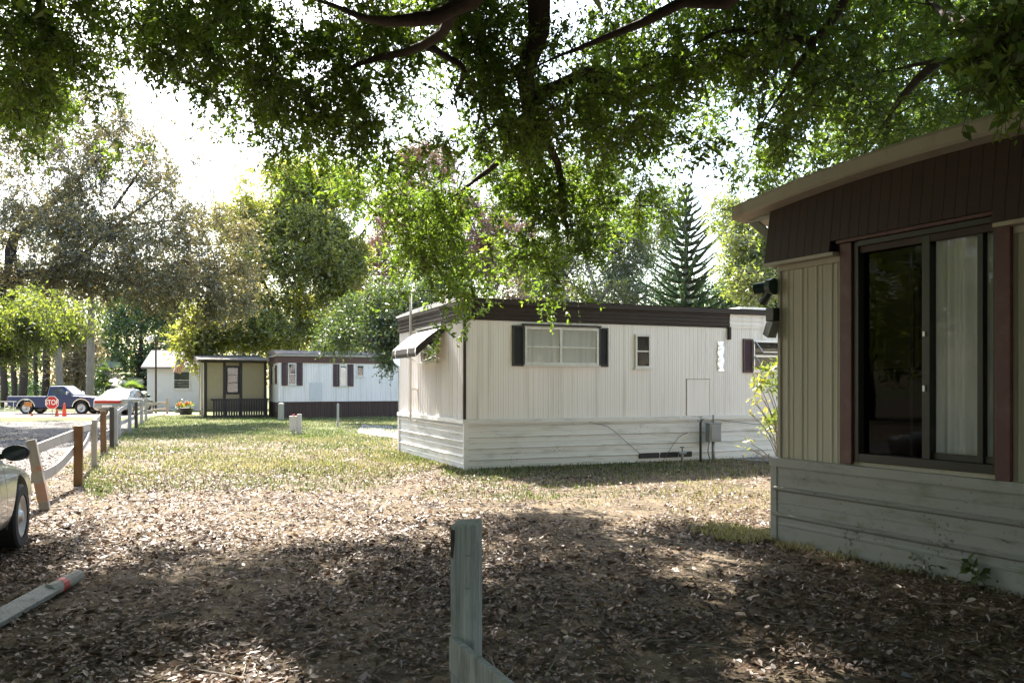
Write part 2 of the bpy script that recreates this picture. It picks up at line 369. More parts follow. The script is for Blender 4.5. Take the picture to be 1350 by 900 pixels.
def blob_points(blobs, rng, gate=.0, gscale=.6, shell=.35):
    out = []
    for (c, r, n) in blobs:
        c = np.array(c); r = np.array(r if hasattr(r,'__len__') else (r,r,r)); k = 0; tries = 0
        while k < n and tries < n*20:
            tries += 1
            d = unit(rng.normal(size=3)); rad = (shell+(1-shell)*rng.uniform())**(1/2.0)*1.0
            p = c+d*r*rad
            if mnoise.noise(Vector(p*gscale)) < gate: continue
            out.append(p); k += 1
    return np.array(out)

def shadow_px(p):
    """where the sun shadow of point p falls on the ground, as a photo pixel"""
    x = p[0]-SUN_AZ.x*KS*p[2]; y = p[1]-SUN_AZ.y*KS*p[2]
    if y < 1.0: return None, (x, y)
    return (CX+F*x/y, HY+F*CAMH/y), (x, y)
LIT = [(105,706),(60,660),(132,612),(160,588),(330,578),(470,588),(520,590),(560,604),(613,627),(760,646),(1022,628),(1045,700),(985,702),(880,682),(760,670),(655,670),(600,684),(520,708),(430,716),(300,714),(200,708)]
def inpoly(x, y, poly):
    c = False; j = len(poly)-1
    for i in range(len(poly)):
        xi,yi = poly[i]; xj,yj = poly[j]
        if (yi > y) != (yj > y) and x < (xj-xi)*(y-yi)/(yj-yi)+xi: c = not c
        j = i
    return c
def sunlit_clear(p, keep=.0):
    """True when the point leaves the sunny part of the yard in the sun"""
    px, _ = shadow_px(p)
    if px is None: return True
    return not inpoly(px[0], px[1], LIT)

# ------------------------------------------------------------------ camera, sky, sun
cam = bpy.data.cameras.new('camera'); cam.sensor_width = 36; cam.lens = 36*F/1350; cam.shift_y = (HY-450)/1350
cam.clip_start = .05; cam.clip_end = 2000
co = bpy.data.objects.new('camera', cam); link(co); co.location = (0,0,CAMH); co.rotation_euler = (R(90),0,0); scene.camera = co
w = bpy.data.worlds.new('World'); scene.world = w; w.use_nodes = True
nt = w.node_tree; bg = nt.nodes['Background']
sk = nt.nodes.new('ShaderNodeTexSky'); sk.sky_type = 'NISHITA'; sk.sun_disc = False
sk.sun_elevation = SUN_EL; sk.sun_rotation = math.atan2(SUN_AZ.x, SUN_AZ.y)
sk.air_density = 1.2; sk.dust_density = 2.5; sk.ozone_density = 1.0
nt.links.new(sk.outputs[0], bg.inputs[0]); bg.inputs[1].default_value = .13
sl = bpy.data.lights.new('sun', 'SUN'); sl.energy = 5.0; sl.angle = R(.53); sl.color = (1,.93,.83)
so = bpy.data.objects.new('sun', sl); link(so); so.rotation_euler = SUN_DIR.to_track_quat('Z','Y').to_euler(); so.location = (-20,40,45)
vs = scene.view_settings; vs.view_transform = 'Standard'; vs.look = 'None'; vs.gamma = 1; vs.use_curve_mapping = False; vs.exposure = 2.32
scene.cycles.max_bounces = 8; scene.cycles.transparent_max_bounces = 12; scene.cycles.diffuse_bounces = 4
scene.cycles.sample_clamp_indirect = 8

# ------------------------------------------------------------------ ground, road, slabs
def ground_mat():
    m, nt, out = newmat('yard_ground')
    b = N(nt, 'ShaderNodeBsdfPrincipled', Roughness=.95); b.inputs['Specular IOR Level'].default_value = .2
    v = coords(nt)
    big = noise_tex(nt, v, .35, 5, .6); mid = noise_tex(nt, v, 2.2, 6, .65); fine = noise_tex(nt, v, 38, 5, .7)
    vor = N(nt, 'ShaderNodeTexVoronoi', Scale=17); nt.links.new(v, vor.inputs['Vector'])
    lit = ramp(nt, [(0,(.012,.009,.007)),(.45,(.035,.025,.018)),(.75,(.10,.072,.052)),(1,(.22,.17,.13))])
    sep = nt.nodes.new('ShaderNodeSeparateColor'); nt.links.new(vor.outputs['Color'], sep.inputs[0]); nt.links.new(sep.outputs[0], lit.inputs[0])
    straw = mixc(nt, mr(nt, fine, .3, .7), (.10,.078,.045), (.22,.175,.115))
    base = mixc(nt, mr(nt, mid, .35, .65), straw, lit.outputs[0])
    green = mixc(nt, mr(nt, fine, .3, .7), (.045,.068,.016), (.115,.14,.036))
    sx = nt.nodes.new('ShaderNodeSeparateXYZ'); nt.links.new(v, sx.inputs[0])
    far = mr(nt, sx.outputs[1], 16, 30, -.20, .12)
    gsum = N(nt, 'ShaderNodeMath', operation='ADD'); nt.links.new(far, gsum.inputs[0])
    mx = mixc(nt, .5, big, mid); bwn = nt.nodes.new('ShaderNodeRGBToBW'); nt.links.new(mx, bwn.inputs[0])
    nt.links.new(bwn.outputs[0], gsum.inputs[1])
    c = mixc(nt, mr(nt, gsum.outputs[0], .47, .60, 0, .85), base, green)
    nt.links.new(c, b.inputs['Base Color'])
    bn = N(nt, 'ShaderNodeBump', Strength=.6, Distance=.03); nt.links.new(fine, bn.inputs['Height']); nt.links.new(bn.outputs[0], b.inputs['Normal'])
    nt.links.new(b.outputs[0], out.inputs[0]); return m
gb = MB(); gs = 400
gb.add([(-gs,-60,0),(gs,-60,0),(gs,900,0),(-gs,900,0)], [(0,1,2,3)])
go = gb.build('ground', ground_mat()); kind(go, 'structure', 'dry leafy yard with thin grass', 'ground')
def road_mat():
    m, nt, out = newmat('gravel_road')
    b = N(nt, 'ShaderNodeBsdfPrincipled', Roughness=.95); v = coords(nt)
    n1 = noise_tex(nt, v, .8, 5); n2 = noise_tex(nt, v, 26, 5, .75)
    c = mixc(nt, mr(nt, n2, .3, .7), (.045,.042,.038), (.125,.115,.105))
    c = mixc(nt, mr(nt, n1, .5, .7, 0, .7), c, (.15,.125,.095))
    nt.links.new(c, b.inputs['Base Color']); nt.links.new(b.outputs[0], out.inputs[0]); return m
fd = (G(218,545)-G(60,672)).normalized(); fl = Vector((-fd.y, fd.x, 0)) ; f0 = G(60,672)
rb = MB(); a0 = f0+fl*.7-fd*16; a1 = f0+fl*.7+fd*30; 
edge = []
for t in np.linspace(0,1,40):
    p = a0.lerp(a1,t); edge.append((p+fl*(.25*mnoise.noise(p*.7)), p+fl*(6.5+.4*mnoise.noise(p*.5+Vector((9,0,0))))))
for i in range(39):
    q = [edge[i][0],edge[i][1],edge[i+1][1],edge[i+1][0]]; rb.add([(v.x,v.y,.005) for v in q],[(0,1,2,3)])
ro = rb.build('gravel_road', road_mat()); kind(ro,'structure','grey gravel road left of the fence','road')
pb = MB()   # strip behind the road, under the truck: sunlight put into its pale colour
pb.add([(x,y,.009) for x,y in ((-70,43.3),(-19.5,41.8),(-17.5,47.5),(-20,50),(-70,50))], [(0,1,2,3,4)])
po = pb.build('sandy_lane', pmat('sandy_lane',(.27,.225,.175),.95,.15,.6,dirt=(.16,.13,.09),dirt_amt=.7,dirt_scale=.35,bump=.3)); kind(po,'structure','pale sandy lane','road')

# ------------------------------------------------------------------ trailers : shared bits
class Wall:
    """pixel -> position along a vertical wall that starts at o and runs along d (both horizontal)"""
    def __init__(s, o, d): s.o = Vector((o[0],o[1])); s.d = Vector((d[0],d[1]))
    def s_(s, px):
        k = (px-CX)/F; return (k*s.o.y-s.o.x)/(s.d.x-k*s.d.y)
    def z_(s, px, py):
        t = s.s_(px); Y = s.o.y+s.d.y*t; return CAMH+(HY-py)/F*Y
def ribs(mb, fn, a0, a1, z0, z1, pitch=.2, depth=.012, pairs=True):
    """vertical ribbed siding: fn(along, out, z)"""
    prof = []; a = a0; n = max(1, int(round((a1-a0)/pitch))); p = (a1-a0)/n
    for i in range(n):
        b = a0+i*p
        prof += [(b,0),(b+p*.40,0),(b+p*.46,depth),(b+p*.56,depth),(b+p*.62,0),(b+p*.80,0),(b+p*.84,depth*.6),(b+p*.90,depth*.6),(b+p*.94,0)]
    prof.append((a1,0))
    mb.sweep(prof, fn, [z0,z1])
def hribs(mb, fn, a0, a1, z0, z1, n=3, depth=.018):
    """horizontal ribbed skirting"""
    prof = []; p = (z1-z0)/n
    for i in range(n):
        b = z0+i*p
        prof += [(b,0),(b+p*.28,.0),(b+p*.30,depth*.35),(b+p*.36,depth*.35),(b+p*.38,0),(b+p*.70,0),(b+p*.74,depth),(b+p*.82,depth*1.3),(b+p*.86,0)]
    prof.append((z1,0))
    mb.sweep([(z,o) for z,o in prof], lambda z,o,t: fn(t,o,z), [a0,a1])
def louvre(mb, fn, a0, a1, z0, z1, n=12):
    """shutter: frame and slats; fn(along,out,z)"""
    w = .035
    def bx(p,q,r,s_,t,u): 
        vs = [fn(*c) for c in ((p,r,t),(q,r,t),(q,s_,t),(p,s_,t),(p,r,u),(q,r,u),(q,s_,u),(p,s_,u))]
        mb.add(vs,[(0,3,2,1),(4,5,6,7),(0,1,5,4),(1,2,6,5),(2,3,7,6),(3,0,4,7)])
    bx(a0,a0+w,.002,.04,z0,z1); bx(a1-w,a1,.002,.04,z0,z1); bx(a0+w,a1-w,.002,.04,z0,z0+w); bx(a0+w,a1-w,.002,.04,z1-w,z1)
    for i in range(n):
        zz = z0+w+(z1-z0-2*w)*(i+.1)/n; h = (z1-z0-2*w)/n
        vs = [fn(a0+w,.035,zz),fn(a1-w,.035,zz),fn(a1-w,.008,zz+h),fn(a0+w,.008,zz+h)]; mb.add(vs,[(0,1,2,3)])
    mb.add([fn(a0+w,.005,z0+w),fn(a1-w,.005,z0+w),fn(a1-w,.005,z1-w),fn(a0+w,.005,z1-w)],[(0,1,2,3)])
def fbox(mb, fn, a0, a1, o0, o1, z0, z1, mi=0):
    vs = [fn(*c) for c in ((a0,o0,z0),(a1,o0,z0),(a1,o1,z0),(a0,o1,z0),(a0,o0,z1),(a1,o0,z1),(a1,o1,z1),(a0,o1,z1))]
    mb.add(vs,[(0,3,2,1),(4,5,6,7),(0,1,5,4),(1,2,6,5),(2,3,7,6),(3,0,4,7)],mi)
def window(parent, fn, a0, a1, z0, z1, frame='window_white', mull=(), rails=(), fw=.045, back='curtain', wavy=.015, proud=.05):
    fr = MB()
    for x0,x1,y0,y1 in ((a0,a0+fw,z0,z1),(a1-fw,a1,z0,z1),(a0+fw,a1-fw,z0,z0+fw),(a0+fw,a1-fw,z1-fw,z1)): fbox(fr,fn,x0,x1,.003,proud,y0,y1)
    for m in mull: fbox(fr,fn,m-fw*.6,m+fw*.6,.003,proud-.004,z0+fw,z1-fw)
    xs = [a0+fw]+sorted(mull)+[a1-fw]
    for i in range(len(xs)-1):
        lo = xs[i]+(fw*.6 if i else 0); hi = xs[i+1]-(fw*.6 if i < len(xs)-2 else 0)
        for r in rails: fbox(fr,fn,lo,hi,.012,proud-.010,r-.014,r+.014)
    f = fr.build('window', M[frame], parent)
    fbox(sm := MB(), fn, a0-.03, a1+.03, .003, proud+.02, z0-.035, z0-.003); sm.build('sill', M[frame], f)
    bk = MB(); n = 40
    bk.sweep([(lerp(a0+fw,a1-fw,i/n), .008+wavy*(.5+.5*math.sin(i*1.1+3*math.sin(i*.37)))*1.0) for i in range(n+1)], fn, [z0+fw,z1-fw])
    bk.build('curtain' if 'curtain' in back else 'screen', M[back], f, smooth=True)  # without a curtain, a dark sheet on the solid wall stands for the unlit room
    pn = MB(); pn.add([fn(a0+fw,.028,z0+fw),fn(a1-fw,.028,z0+fw),fn(a1-fw,.028,z1-fw),fn(a0+fw,.028,z1-fw)],[(0,1,2,3)])
    pn.build('pane', M['pane' if 'curtain' in back else 'pane_shaded'], f)
    return f

# ------------------------------------------------------------------ main white mobile home
U = Vector((.9235,.3839)); V = Vector((-.3839,.9235))
C0 = G(613,620)
WL = Wall(C0, U); WE = Wall(C0, V)
rz = math.atan2(U.y, U.x)
home = thing('mobile_home','white ribbed mobile home with dark brown fascia and striped window awning','mobile home',C0,rz)
LEN = 15.0; WID = WE.s_(527)
ff = lambda a,o,z: (a,-o,z)          # front face, local
fe = lambda a,o,z: (-o,a,z)          # end face, local
ZS = .90; ZW = 2.84; ZT = 3.24
zc = WL.s_(960)
mb = MB(); ribs(mb, ff, 0, WL.s_(867), ZS+.06, ZW, .105, .004); ribs(mb, ff, WL.s_(867)+.012, zc, ZS+.06, ZW, .105, .004); ribs(mb, ff, zc, LEN, ZS+.06, ZW, .105, .004)
fbox(mb, ff, WL.s_(867), WL.s_(867)+.012, -.02, .004, ZS+.06, ZW)
mb.box((.0,.03,.3),(LEN,WID-.02,ZT-.25))
mb.build('wall', M['white_siding'], home)
mb = MB(); ribs(mb, fe, 0, WID, ZS+.06, ZW, .14, .010); mb.build('end_wall', M['white_siding'], home)
mb = MB(); hribs(mb, ff, .05, LEN, .02, ZS-.02, 4, .02)
hribs(mb, fe, .05, WID-.04, .02, ZS-.02, 3, .03)
fbox(mb, ff, -.035, .06, -.02, .032, 0, ZS-.02); fbox(mb, fe, WID-.05, WID+.02, -.02, .045, 0, ZS-.02)
mb.build('skirting', M['white_skirt'], home)
mb = MB(); fbox(mb, ff, -.06, LEN, .0, .05, ZS-.02, ZS+.06); fbox(mb, fe, .0, WID+.04, .0, .06, ZS-.02, ZS+.06)
mb.build('belt_rail', M['white_skirt'], home)
# fascia : corrugated brown band, then the roof lip
def band(mb, fn, a0, a1, z0, z1, n, d):
    prof = []
    for i in range(n):
        z = lerp(z0,z1,i/n); h = (z1-z0)/n
        prof += [(z,.02),(z+h*.45,.02),(z+h*.55,.02+d),(z+h*.95,.02+d)]
    prof += [(z1,.02)]
    mb.sweep(prof, lambda z,o,t: fn(t,o,z), [a0,a1])
mb = MB(); band(mb, ff, -.03, zc, ZW, ZT-.1, 4, .018); band(mb, fe, -.03, WID, ZW, ZT-.1, 4, .018)
fbox(mb, ff, -.06, LEN, 0, .10, ZT-.1, ZT); fbox(mb, ff, zc-.02, zc+.03, .0, .07, ZW-.25, ZW+.02); 
fbox(mb, fe, -.0, WID, 0, .055, ZT-.1, ZT-.02)
fbox(mb, ff, -.034, .018, -.03, .016, ZS+.06, ZW)
mb.build('fascia', M['brown_fascia'], home)
mb = MB(); band(mb, ff, zc+.03, LEN, ZW, ZT-.1, 3, .012); mb.build('upper_wall', M['white_siding'], home)
mb = MB(); n = 12
mb.sweep([(lerp(-.09,WID+.05,i/n), ZT+.012+.05*math.sin(PI*i/n)) for i in range(n+1)], lambda y,z,t: (t,y,z), [-.06,LEN])
mb.sweep([(lerp(-.09,WID+.05,i/n), ZT-.02+.05*math.sin(PI*i/n)) for i in range(n+1)], lambda y,z,t: (t,y,z), [-.06,LEN])
for t in (-.06,):
    for i in range(n):
        y0,y1 = lerp(-.09,WID+.05,i/n), lerp(-.09,WID+.05,(i+1)/n)
        mb.add([(t-.02,y0,ZT-.03),(t-.02,y1,ZT-.03),(t-.02,y1,ZT+.015+.05*math.sin(PI*(i+1)/n)),(t-.02,y0,ZT+.015+.05*math.sin(PI*i/n))],[(0,1,2,3)])
mb.build('roof', M['roof_light'], home)
mb = MB(); fbox(mb, ff, zc+.35, LEN, -.9, -.05, ZT+.03, ZT+.075); mb.build('roof_patch', M['roof_light'], home)
# windows of the long side
wz0, wz1 = WL.z_(740,481), WL.z_(740,432)
window(home, ff, WL.s_(691), WL.s_(788), wz0, wz1, mull=(WL.s_(738.5),), rails=((wz0+wz1)/2-.02,))
for a,b in ((675,690.3),(788.5,801)):
    mb = MB(); louvre(mb, ff, WL.s_(a), WL.s_(b), wz0-.03, wz1+.02); mb.build('shutter', M['shutter_black'], home)
mb = MB(); fbox(mb, ff, WL.s_(688), WL.s_(791), .003, .07, wz1+.025, wz1+.055); mb.build('drip_cap', M['brown_fascia'], home)
nz0, nz1 = WL.z_(846,485), WL.z_(846,441)
window(home, ff, WL.s_(836.5), WL.s_(856.5), nz0, nz1, rails=((nz0+nz1)/2,), back='screen', wavy=0, fw=.04)
rz0, rz1 = WL.z_(1005,489), WL.z_(1005,449)
wf = window(home, ff, WL.s_(992), WL.s_(1040), rz0, rz1, frame='alu', back='dark_room', wavy=0, rails=((rz0+rz1)/2,), fw=.03)
mb = MB()
for zt in (rz1-.03, (rz0+rz1)/2-.02):       # two hinged lights propped open
    a0,a1 = WL.s_(994),WL.s_(1039); h = (rz1-rz0)/2-.1
    for p,q in (((a0,.06,zt),(a0+.0,.30,zt-h)),((a1,.06,zt),(a1,.30,zt-h)),((a0,.30,zt-h),(a1,.30,zt-h)),((a0,.06,zt),(a1,.06,zt))): mb.bar(ff(*p),ff(*q),.02,.02)
mb.build('hinged_sash', M['alu'], wf)
for a,b in ((979,991.3),(1041,1056)):
    mb = MB(); louvre(mb, ff, WL.s_(a), WL.s_(b), rz0-.04, rz1+.03); mb.build('shutter', M['shutter_maroon'], home)
# hatch, foil patch, dark boxes standing in for shade in the skirting gap
h0,h1,hz0,hz1 = WL.s_(905),WL.s_(936),ZS+.065,WL.z_(920,500)
mb = MB()
for p,q,r,s_ in ((h0,h0+.018,hz0,hz1),(h1-.018,h1,hz0,hz1),(h0+.018,h1-.018,hz1-.018,hz1)): fbox(mb, ff, p,q,.002,.022,r,s_)
fbox(mb, ff, h0+.018,h1-.018,.002,.014,hz0,hz1-.018); hd = mb.build('access_hatch', M['white_siding'], home)
M['rust_edge'] = pmat('rust_edge',(.20,.165,.12),.8,.3,20)
mb = MB(); fbox(mb, ff, h0-.012,h1+.01,.002,.008,hz1+.001,hz1+.012); mb.build('rusty_top', M['rust_edge'], hd)
for p,q in ((h0-.012,h0-.001),(h1+.001,h1+.010)): mb = MB(); fbox(mb, ff, p,q,.002,.006,hz0,hz1); mb.build('rusty_edge', M['rust_edge'], hd)
mb = MB(); a0,a1 = WL.s_(945.5),WL.s_(953); z0,z1 = WL.z_(949,489),WL.z_(949,450)
for i in range(8):
    for j in range(2):
        p = lambda u,v: ff(lerp(a0,a1,u/2)+.02*math.sin(v*2.1+u), .016+.02*((i*7+j*3+int(u)+int(v)*5)%3)/3+.004, lerp(z0,z1,v/8))
        mb.add([p(j,i),p(j+1,i),p(j+1,i+1),p(j,i+1)],[(0,1,2,3)])
mb.build('foil_patch', M['foil'], home)
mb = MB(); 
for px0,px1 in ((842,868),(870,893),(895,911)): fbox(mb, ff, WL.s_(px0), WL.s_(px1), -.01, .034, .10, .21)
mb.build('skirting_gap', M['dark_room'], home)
# end wall: window, awning, mast pipe
e0,e1 = WE.s_(578),WE.s_(557); ez0,ez1 = WE.z_(568,478),WE.z_(568,437)
wf = window(home, fe, e0, e1, ez0, ez1, back='screen', wavy=0, rails=((ez0+ez1)/2-.05,), fw=.035)
mb = MB(); mb.bar(fe(e0+.05,.04,ez0+.06),fe(e1-.05,.04,(ez0+ez1)/2),.012,.012); mb.bar(fe(e1-.05,.045,ez0+.06),fe(e0+.05,.045,(ez0+ez1)/2),.012,.012); mb.build('window_brace', M['window_white'], wf)
aw0,aw1 = WE.s_(588),WE.s_(553); za = WE.z_(575,431); n = 10
aw = MB(); st = MB()
ap = [(.0+.62*(i/n), za-.44*(i/n)**1.3-.02) for i in range(n+1)]+[(.63,za-.56),(.615,za-.63)]
def strip(mb, a, b, lift, mi=0):
    mb.sweep([(o+lift*.6, z+lift) for o,z in ap], lambda o,z,t: fe(t,o,z), [a,b]); mb.sweep([(o, z-.012) for o,z in ap], lambda o,z,t: fe(t,o,z), [a,b])
strip(aw, aw0, aw1, 0)
for t in (aw0,aw1): aw.add([fe(t,o,z) for o,z in ap]+[fe(t,.0,za-.12),fe(t,.30,za-.32)],[tuple([0]+list(range(1,13))+[14,13])])
ao = aw.build('awning', M['awning_brown'], home)
for u in (.0,.30,.82): st = MB(); strip(st, lerp(aw0,aw1,u)+.004, lerp(aw0,aw1,u)+.075, .006); st.build('white_stripe', M['window_white'], ao)
mb = MB(); fbox(mb, fe, aw0-.02, aw1+.02, .0, .10, za-.02, za+.03)
for t in (aw0+.05,aw1-.05): mb.bar(fe(t,.01,ez0+.02), fe(t,.58,za-.50), .02,.02)
mb.build('awning_arm', M['alu'], ao)
mb = MB(); pa = WE.s_(550); mb.tube([fe(pa-.05,.02,.80),fe(pa-.05,.13,.80),fe(pa,.15,.86),fe(pa,.15,2.5),fe(pa,.15,3.72)],[.028,.03,.032,.032,.032],10)
for z in (1.5,2.75): fbox(mb, fe, pa-.045, pa+.045, .01, .17, z, z+.04)
mb.build('mast_pipe', M['pipe_cream'], home, smooth=False)
mb = MB()
for pts in ([(775,556,.06),(800,562,.05),(822,580,.045),(846,601,.05)],[(905,570,.05),(893,576,.045),(880,595,.045),(874,604,.05)],[(934,574,.07),(936,553,.06),(960,555,.055),(1000,559,.055),(1030,558,.055)]):
    q = smooth_poly([(*ff(WL.s_(x),o,WL.z_(x,y)),.006) for x,y,o in pts],.2); mb.tube(q[:,:3],.0055,6)
mb.build('wall_cable', M['cable'], home)
# meter box and stand pipe in front of the skirting
def loc(px, o): 
    s_ = WL.s_(px); return Vector((C0.x+U.x*s_+V.x*-o, C0.y+U.y*s_+V.y*-o, 0))
mp_ = loc(932,.22); box = thing('electric_meter_box','grey electric meter box on a short conduit by the white skirting','meter box',mp_,rz)
mb = MB(); mb.box((-.15,-.08,.42),(.15,.07,.80)); mb.box((-.165,-.09,.79),(.165,.08,.815)); mb.box((-.12,-.095,.46),(.12,-.08,.76)); mb.build('cabinet',M['grey_box'],box,bevel=.012)
mb = MB(); mb.tube([(0,0,0),(0,0,.42)],.035,10); mb.build('conduit',M['galv'],box,smooth=True)
for q_,r_ in (([(.04,.05,.80),(.04,.05,.98)],.02),([(-.09,.02,.42),(-.11,.03,.2),(-.06,.02,.02)],.014)): mb = MB(); mb.tube(q_,r_,8); mb.build('conduit',M['galv'],box,smooth=True)
pp = loc(912.5,.30); sp = thing('stand_pipe','thin dark stand pipe with a tap next to the grey meter box','stand pipe',pp,rz)
mb = MB(); mb.tube([(0,0,0),(0,0,.82),(.03,0,.90)],.026,9); mb.build('pipe',M['wood_dark'],sp,smooth=True)
mb = MB(); mb.tube([(-.07,0,.86),(.09,0,.90)],.018,8); mb.tube([(.0,-.01,.90),(.0,-.01,.95)],.01,6); mb.tube([(-.05,0,.95),(.05,0,.95)],.012,6); mb.build('tap',M['galv'],sp)
pp = loc(893,.18); ub = thing('water_valve','small rusty water valve at the foot of the white skirting','water valve',pp,rz)
mb = MB(); mb.tube([(0,0,0),(0,0,.22)],.03,8); mb.tube([(-.09,0,.2),(.09,0,.2)],.035,8); mb.build('body',M['galv'],ub); mb = MB(); mb.tube([(0,0,.22),(0,0,.31)],.012,6); mb.tube([(0,0,.31),(0,0,.325)],.05,10); mb.build('handle',M['cable'],ub)
sb = MB(); q = [loc(955,-.1),loc(1075,-.1),loc(1075,1.3),loc(985,1.3)]
sb.add([(v.x,v.y,.03) for v in q]+[(v.x,v.y,-.02) for v in q],[(0,1,2,3),(0,1,5,4),(1,2,6,5),(2,3,7,6),(3,0,4,7)]); kind(sb.build('patio',M['slab']),'structure','grey concrete patio slab beside the white home','patio')

# ------------------------------------------------------------------ near mobile home on the right
D0 = G(1025,712); D = Vector((.463,-.8863)); W2 = Wall(D0, D); DN = Vector((.8863,.463))
near = thing('mobile_home','shaded cream mobile home with bowed roof, brown upper panel and maroon framed sliding window','mobile home',D0,math.atan2(D.y,D.x))
fw_ = lambda a,o,z: (a,-o,z)
NW = 4.3; NL = 14; NS = .86; NT = 2.80
roofz = lambda x: 3.69-.0275*(x-2.0)**2
x0,x1 = W2.s_(1128),W2.s_(1317); wz0,wz1 = .90,2.93
sx0 = W2.s_(1112); sx1 = W2.s_(1338)
mb = MB(); ribs(mb, fw_, .05, x0, NS, NT, .185, .008); ribs(mb, fw_, x1, NW, NS, NT, .185, .008)
fbox(mb, fw_, x0, x1, -.06, 0, NS, wz0)
mb.build('front_wall', M['cream_siding'], near)
mb = MB()
mb.add([(.05,.10,0),(.05,NL,0),(.05,NL,3.35),(.05,.10,3.35)],[(0,1,2,3)]); mb.add([(NW,.0,0),(NW,NL,0),(NW,NL,3.35),(NW,.0,3.35)],[(0,1,2,3)])
mb.add([(.05,NL,0),(NW,NL,0),(NW,NL,3.35),(.05,NL,3.35)],[(0,1,2,3)])
mb.add([(.05,.0,0),(.05,.10,0),(.05,.10,3.2),(.05,.0,3.2)],[(0,1,2,3)])
mb.build('side_wall', M['cream_siding'], near)
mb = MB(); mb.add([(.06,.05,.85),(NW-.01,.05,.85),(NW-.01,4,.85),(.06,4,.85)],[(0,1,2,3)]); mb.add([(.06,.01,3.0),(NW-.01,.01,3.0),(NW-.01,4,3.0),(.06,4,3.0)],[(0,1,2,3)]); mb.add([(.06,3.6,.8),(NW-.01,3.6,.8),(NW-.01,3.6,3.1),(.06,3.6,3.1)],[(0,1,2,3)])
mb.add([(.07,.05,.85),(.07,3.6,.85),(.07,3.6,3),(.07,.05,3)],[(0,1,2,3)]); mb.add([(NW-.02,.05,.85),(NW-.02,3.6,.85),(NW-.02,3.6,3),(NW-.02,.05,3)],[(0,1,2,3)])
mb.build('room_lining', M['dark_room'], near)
# skirting : ridge lines at the photograph's heights
mb = MB()
prof = []
for z,o in [(0,.05),(.17,.05),(.18,.055),(.20,.055),(.21,.05),(.255,.05),(.275,.085),(.295,.09),(.31,.05),(.40,.05),(.405,.055),(.42,.055),(.425,.05),(.52,.05),(.54,.085),(.56,.09),(.575,.05),(.66,.05),(.665,.056),(.68,.056),(.685,.05),(.77,.05)]: prof.append((z,o))
mb.sweep(prof, lambda z,o,t: fw_(t,o,z), [.02,NW])
fbox(mb, fw_, -.035, .045, .0, .062, 0, .775); fbox(mb, fw_, -.03, NW, .0, .085, .775, NS)
mb.add([(-.03,0,0),(-.03,NL,0),(-.03,NL,.86),(-.03,0,.86)],[(0,1,2,3)])
mb.build('skirting', M['green_grey_skirt'], near)
# brown upper panel : boards leaning out at the foot, cut back above the window
mb = MB(); bw = .105; a = -.07
zb = 2.86; notch0 = W2.s_(1106)
while a < NW+.05:
    b = min(a+bw-.004, NW+.07); inw = a > notch0-.1 and b < sx1-.12
    zl = 2.965 if inw else zb; ol = .075 if inw else .115
    zt = roofz((a+b)/2)-.14; ol = lerp(.115,.03,(zl-zb)/(zt-zb))
    vs_ = [fw_(a,ol,zl),fw_(b,ol,zl),fw_(b,.03,zt),fw_(a,.03,zt),fw_(a,ol-.03,zl),fw_(b,ol-.03,zl),fw_(b,.0,zt),fw_(a,.0,zt)]
    mb.add(vs_,[(0,1,2,3),(7,6,5,4),(0,4,5,1),(1,5,6,2),(3,7,4,0)])
    a += bw
fbox(mb, fw_, -.06, NW+.06, -.02, .012, 2.82, roofz(0)-.15)
mb.add([fw_(-.068,.0,zb),fw_(-.068,.11,zb),fw_(-.068,.028,roofz(0)-.14),fw_(-.068,.0,roofz(0)-.14)],[(0,1,2,3)])
mb.build('upper_panel', M['brown_panel'], near)
for p,q,r_,u_ in ((-.075,sx0-.02,.03,sx0-.005),(sx1-.1,NW+.07,sx1+.005,NW)):
    mb = MB(); fbox(mb, fw_, p, q, -.01, .125, zb-.035, zb-.002); mb.build('panel_trim', M['cream_trim'], near)
    mb = MB(); fbox(mb, fw_, r_, u_, .0, .03, NT-.03, zb-.036); mb.build('wall_top_trim', M['cream_trim'], near)
mb = MB(); fbox(mb, fw_, .02, .055, -.03, .018, NS, NT-.03); mb.build('corner_trim', M['cream_trim'], near)
# bowed roof
mb = MB(); n = 24; xs = [lerp(-.47,NW+.47,i/n) for i in range(n+1)]
prof = [(-.17,0),(-.19,-.03),(-.19,-.13),(-.165,-.15),(-.03,-.17),(.0,-.17)]
for i in range(n):
    for (y0,d0),(y1,d1) in zip(prof,prof[1:]):
        mb.add([(xs[i],y0,roofz(xs[i])+d0),(xs[i+1],y0,roofz(xs[i+1])+d0),(xs[i+1],y1,roofz(xs[i+1])+d1),(xs[i],y1,roofz(xs[i])+d1)],[(0,1,2,3)])
    mb.add([(xs[i],-.17,roofz(xs[i])),(xs[i+1],-.17,roofz(xs[i+1])),(xs[i+1],NL,roofz(xs[i+1])),(xs[i],NL,roofz(xs[i]))],[(0,1,2,3)])
    mb.add([(xs[i],.0,roofz(xs[i])-.17),(xs[i+1],.0,roofz(xs[i+1])-.17),(xs[i+1],NL,roofz(xs[i+1])-.17),(xs[i],NL,roofz(xs[i])-.17)],[(0,1,2,3)])
for x in (xs[0],xs[-1]): mb.add([(x,-.17,roofz(x)),(x,-.19,roofz(x)-.03),(x,-.19,roofz(x)-.10),(x,0,roofz(x)-.17),(x,NL,roofz(x)-.17),(x,NL,roofz(x))],[(0,1,2,3,4,5)])
mb.build('roof', M['cream_trim'], near, smooth=False)
mb = MB(); q = (-.44,.02,roofz(-.44)-.11); mb.bar(q,(-.0,.16,2.98),.05,.09); mb.bar((-.47,.0,roofz(-.44)-.15),(-.05,.0,roofz(0)-.22),.03,.05)
mb.build('eave_brace', M['galv'], near, bevel=.008)
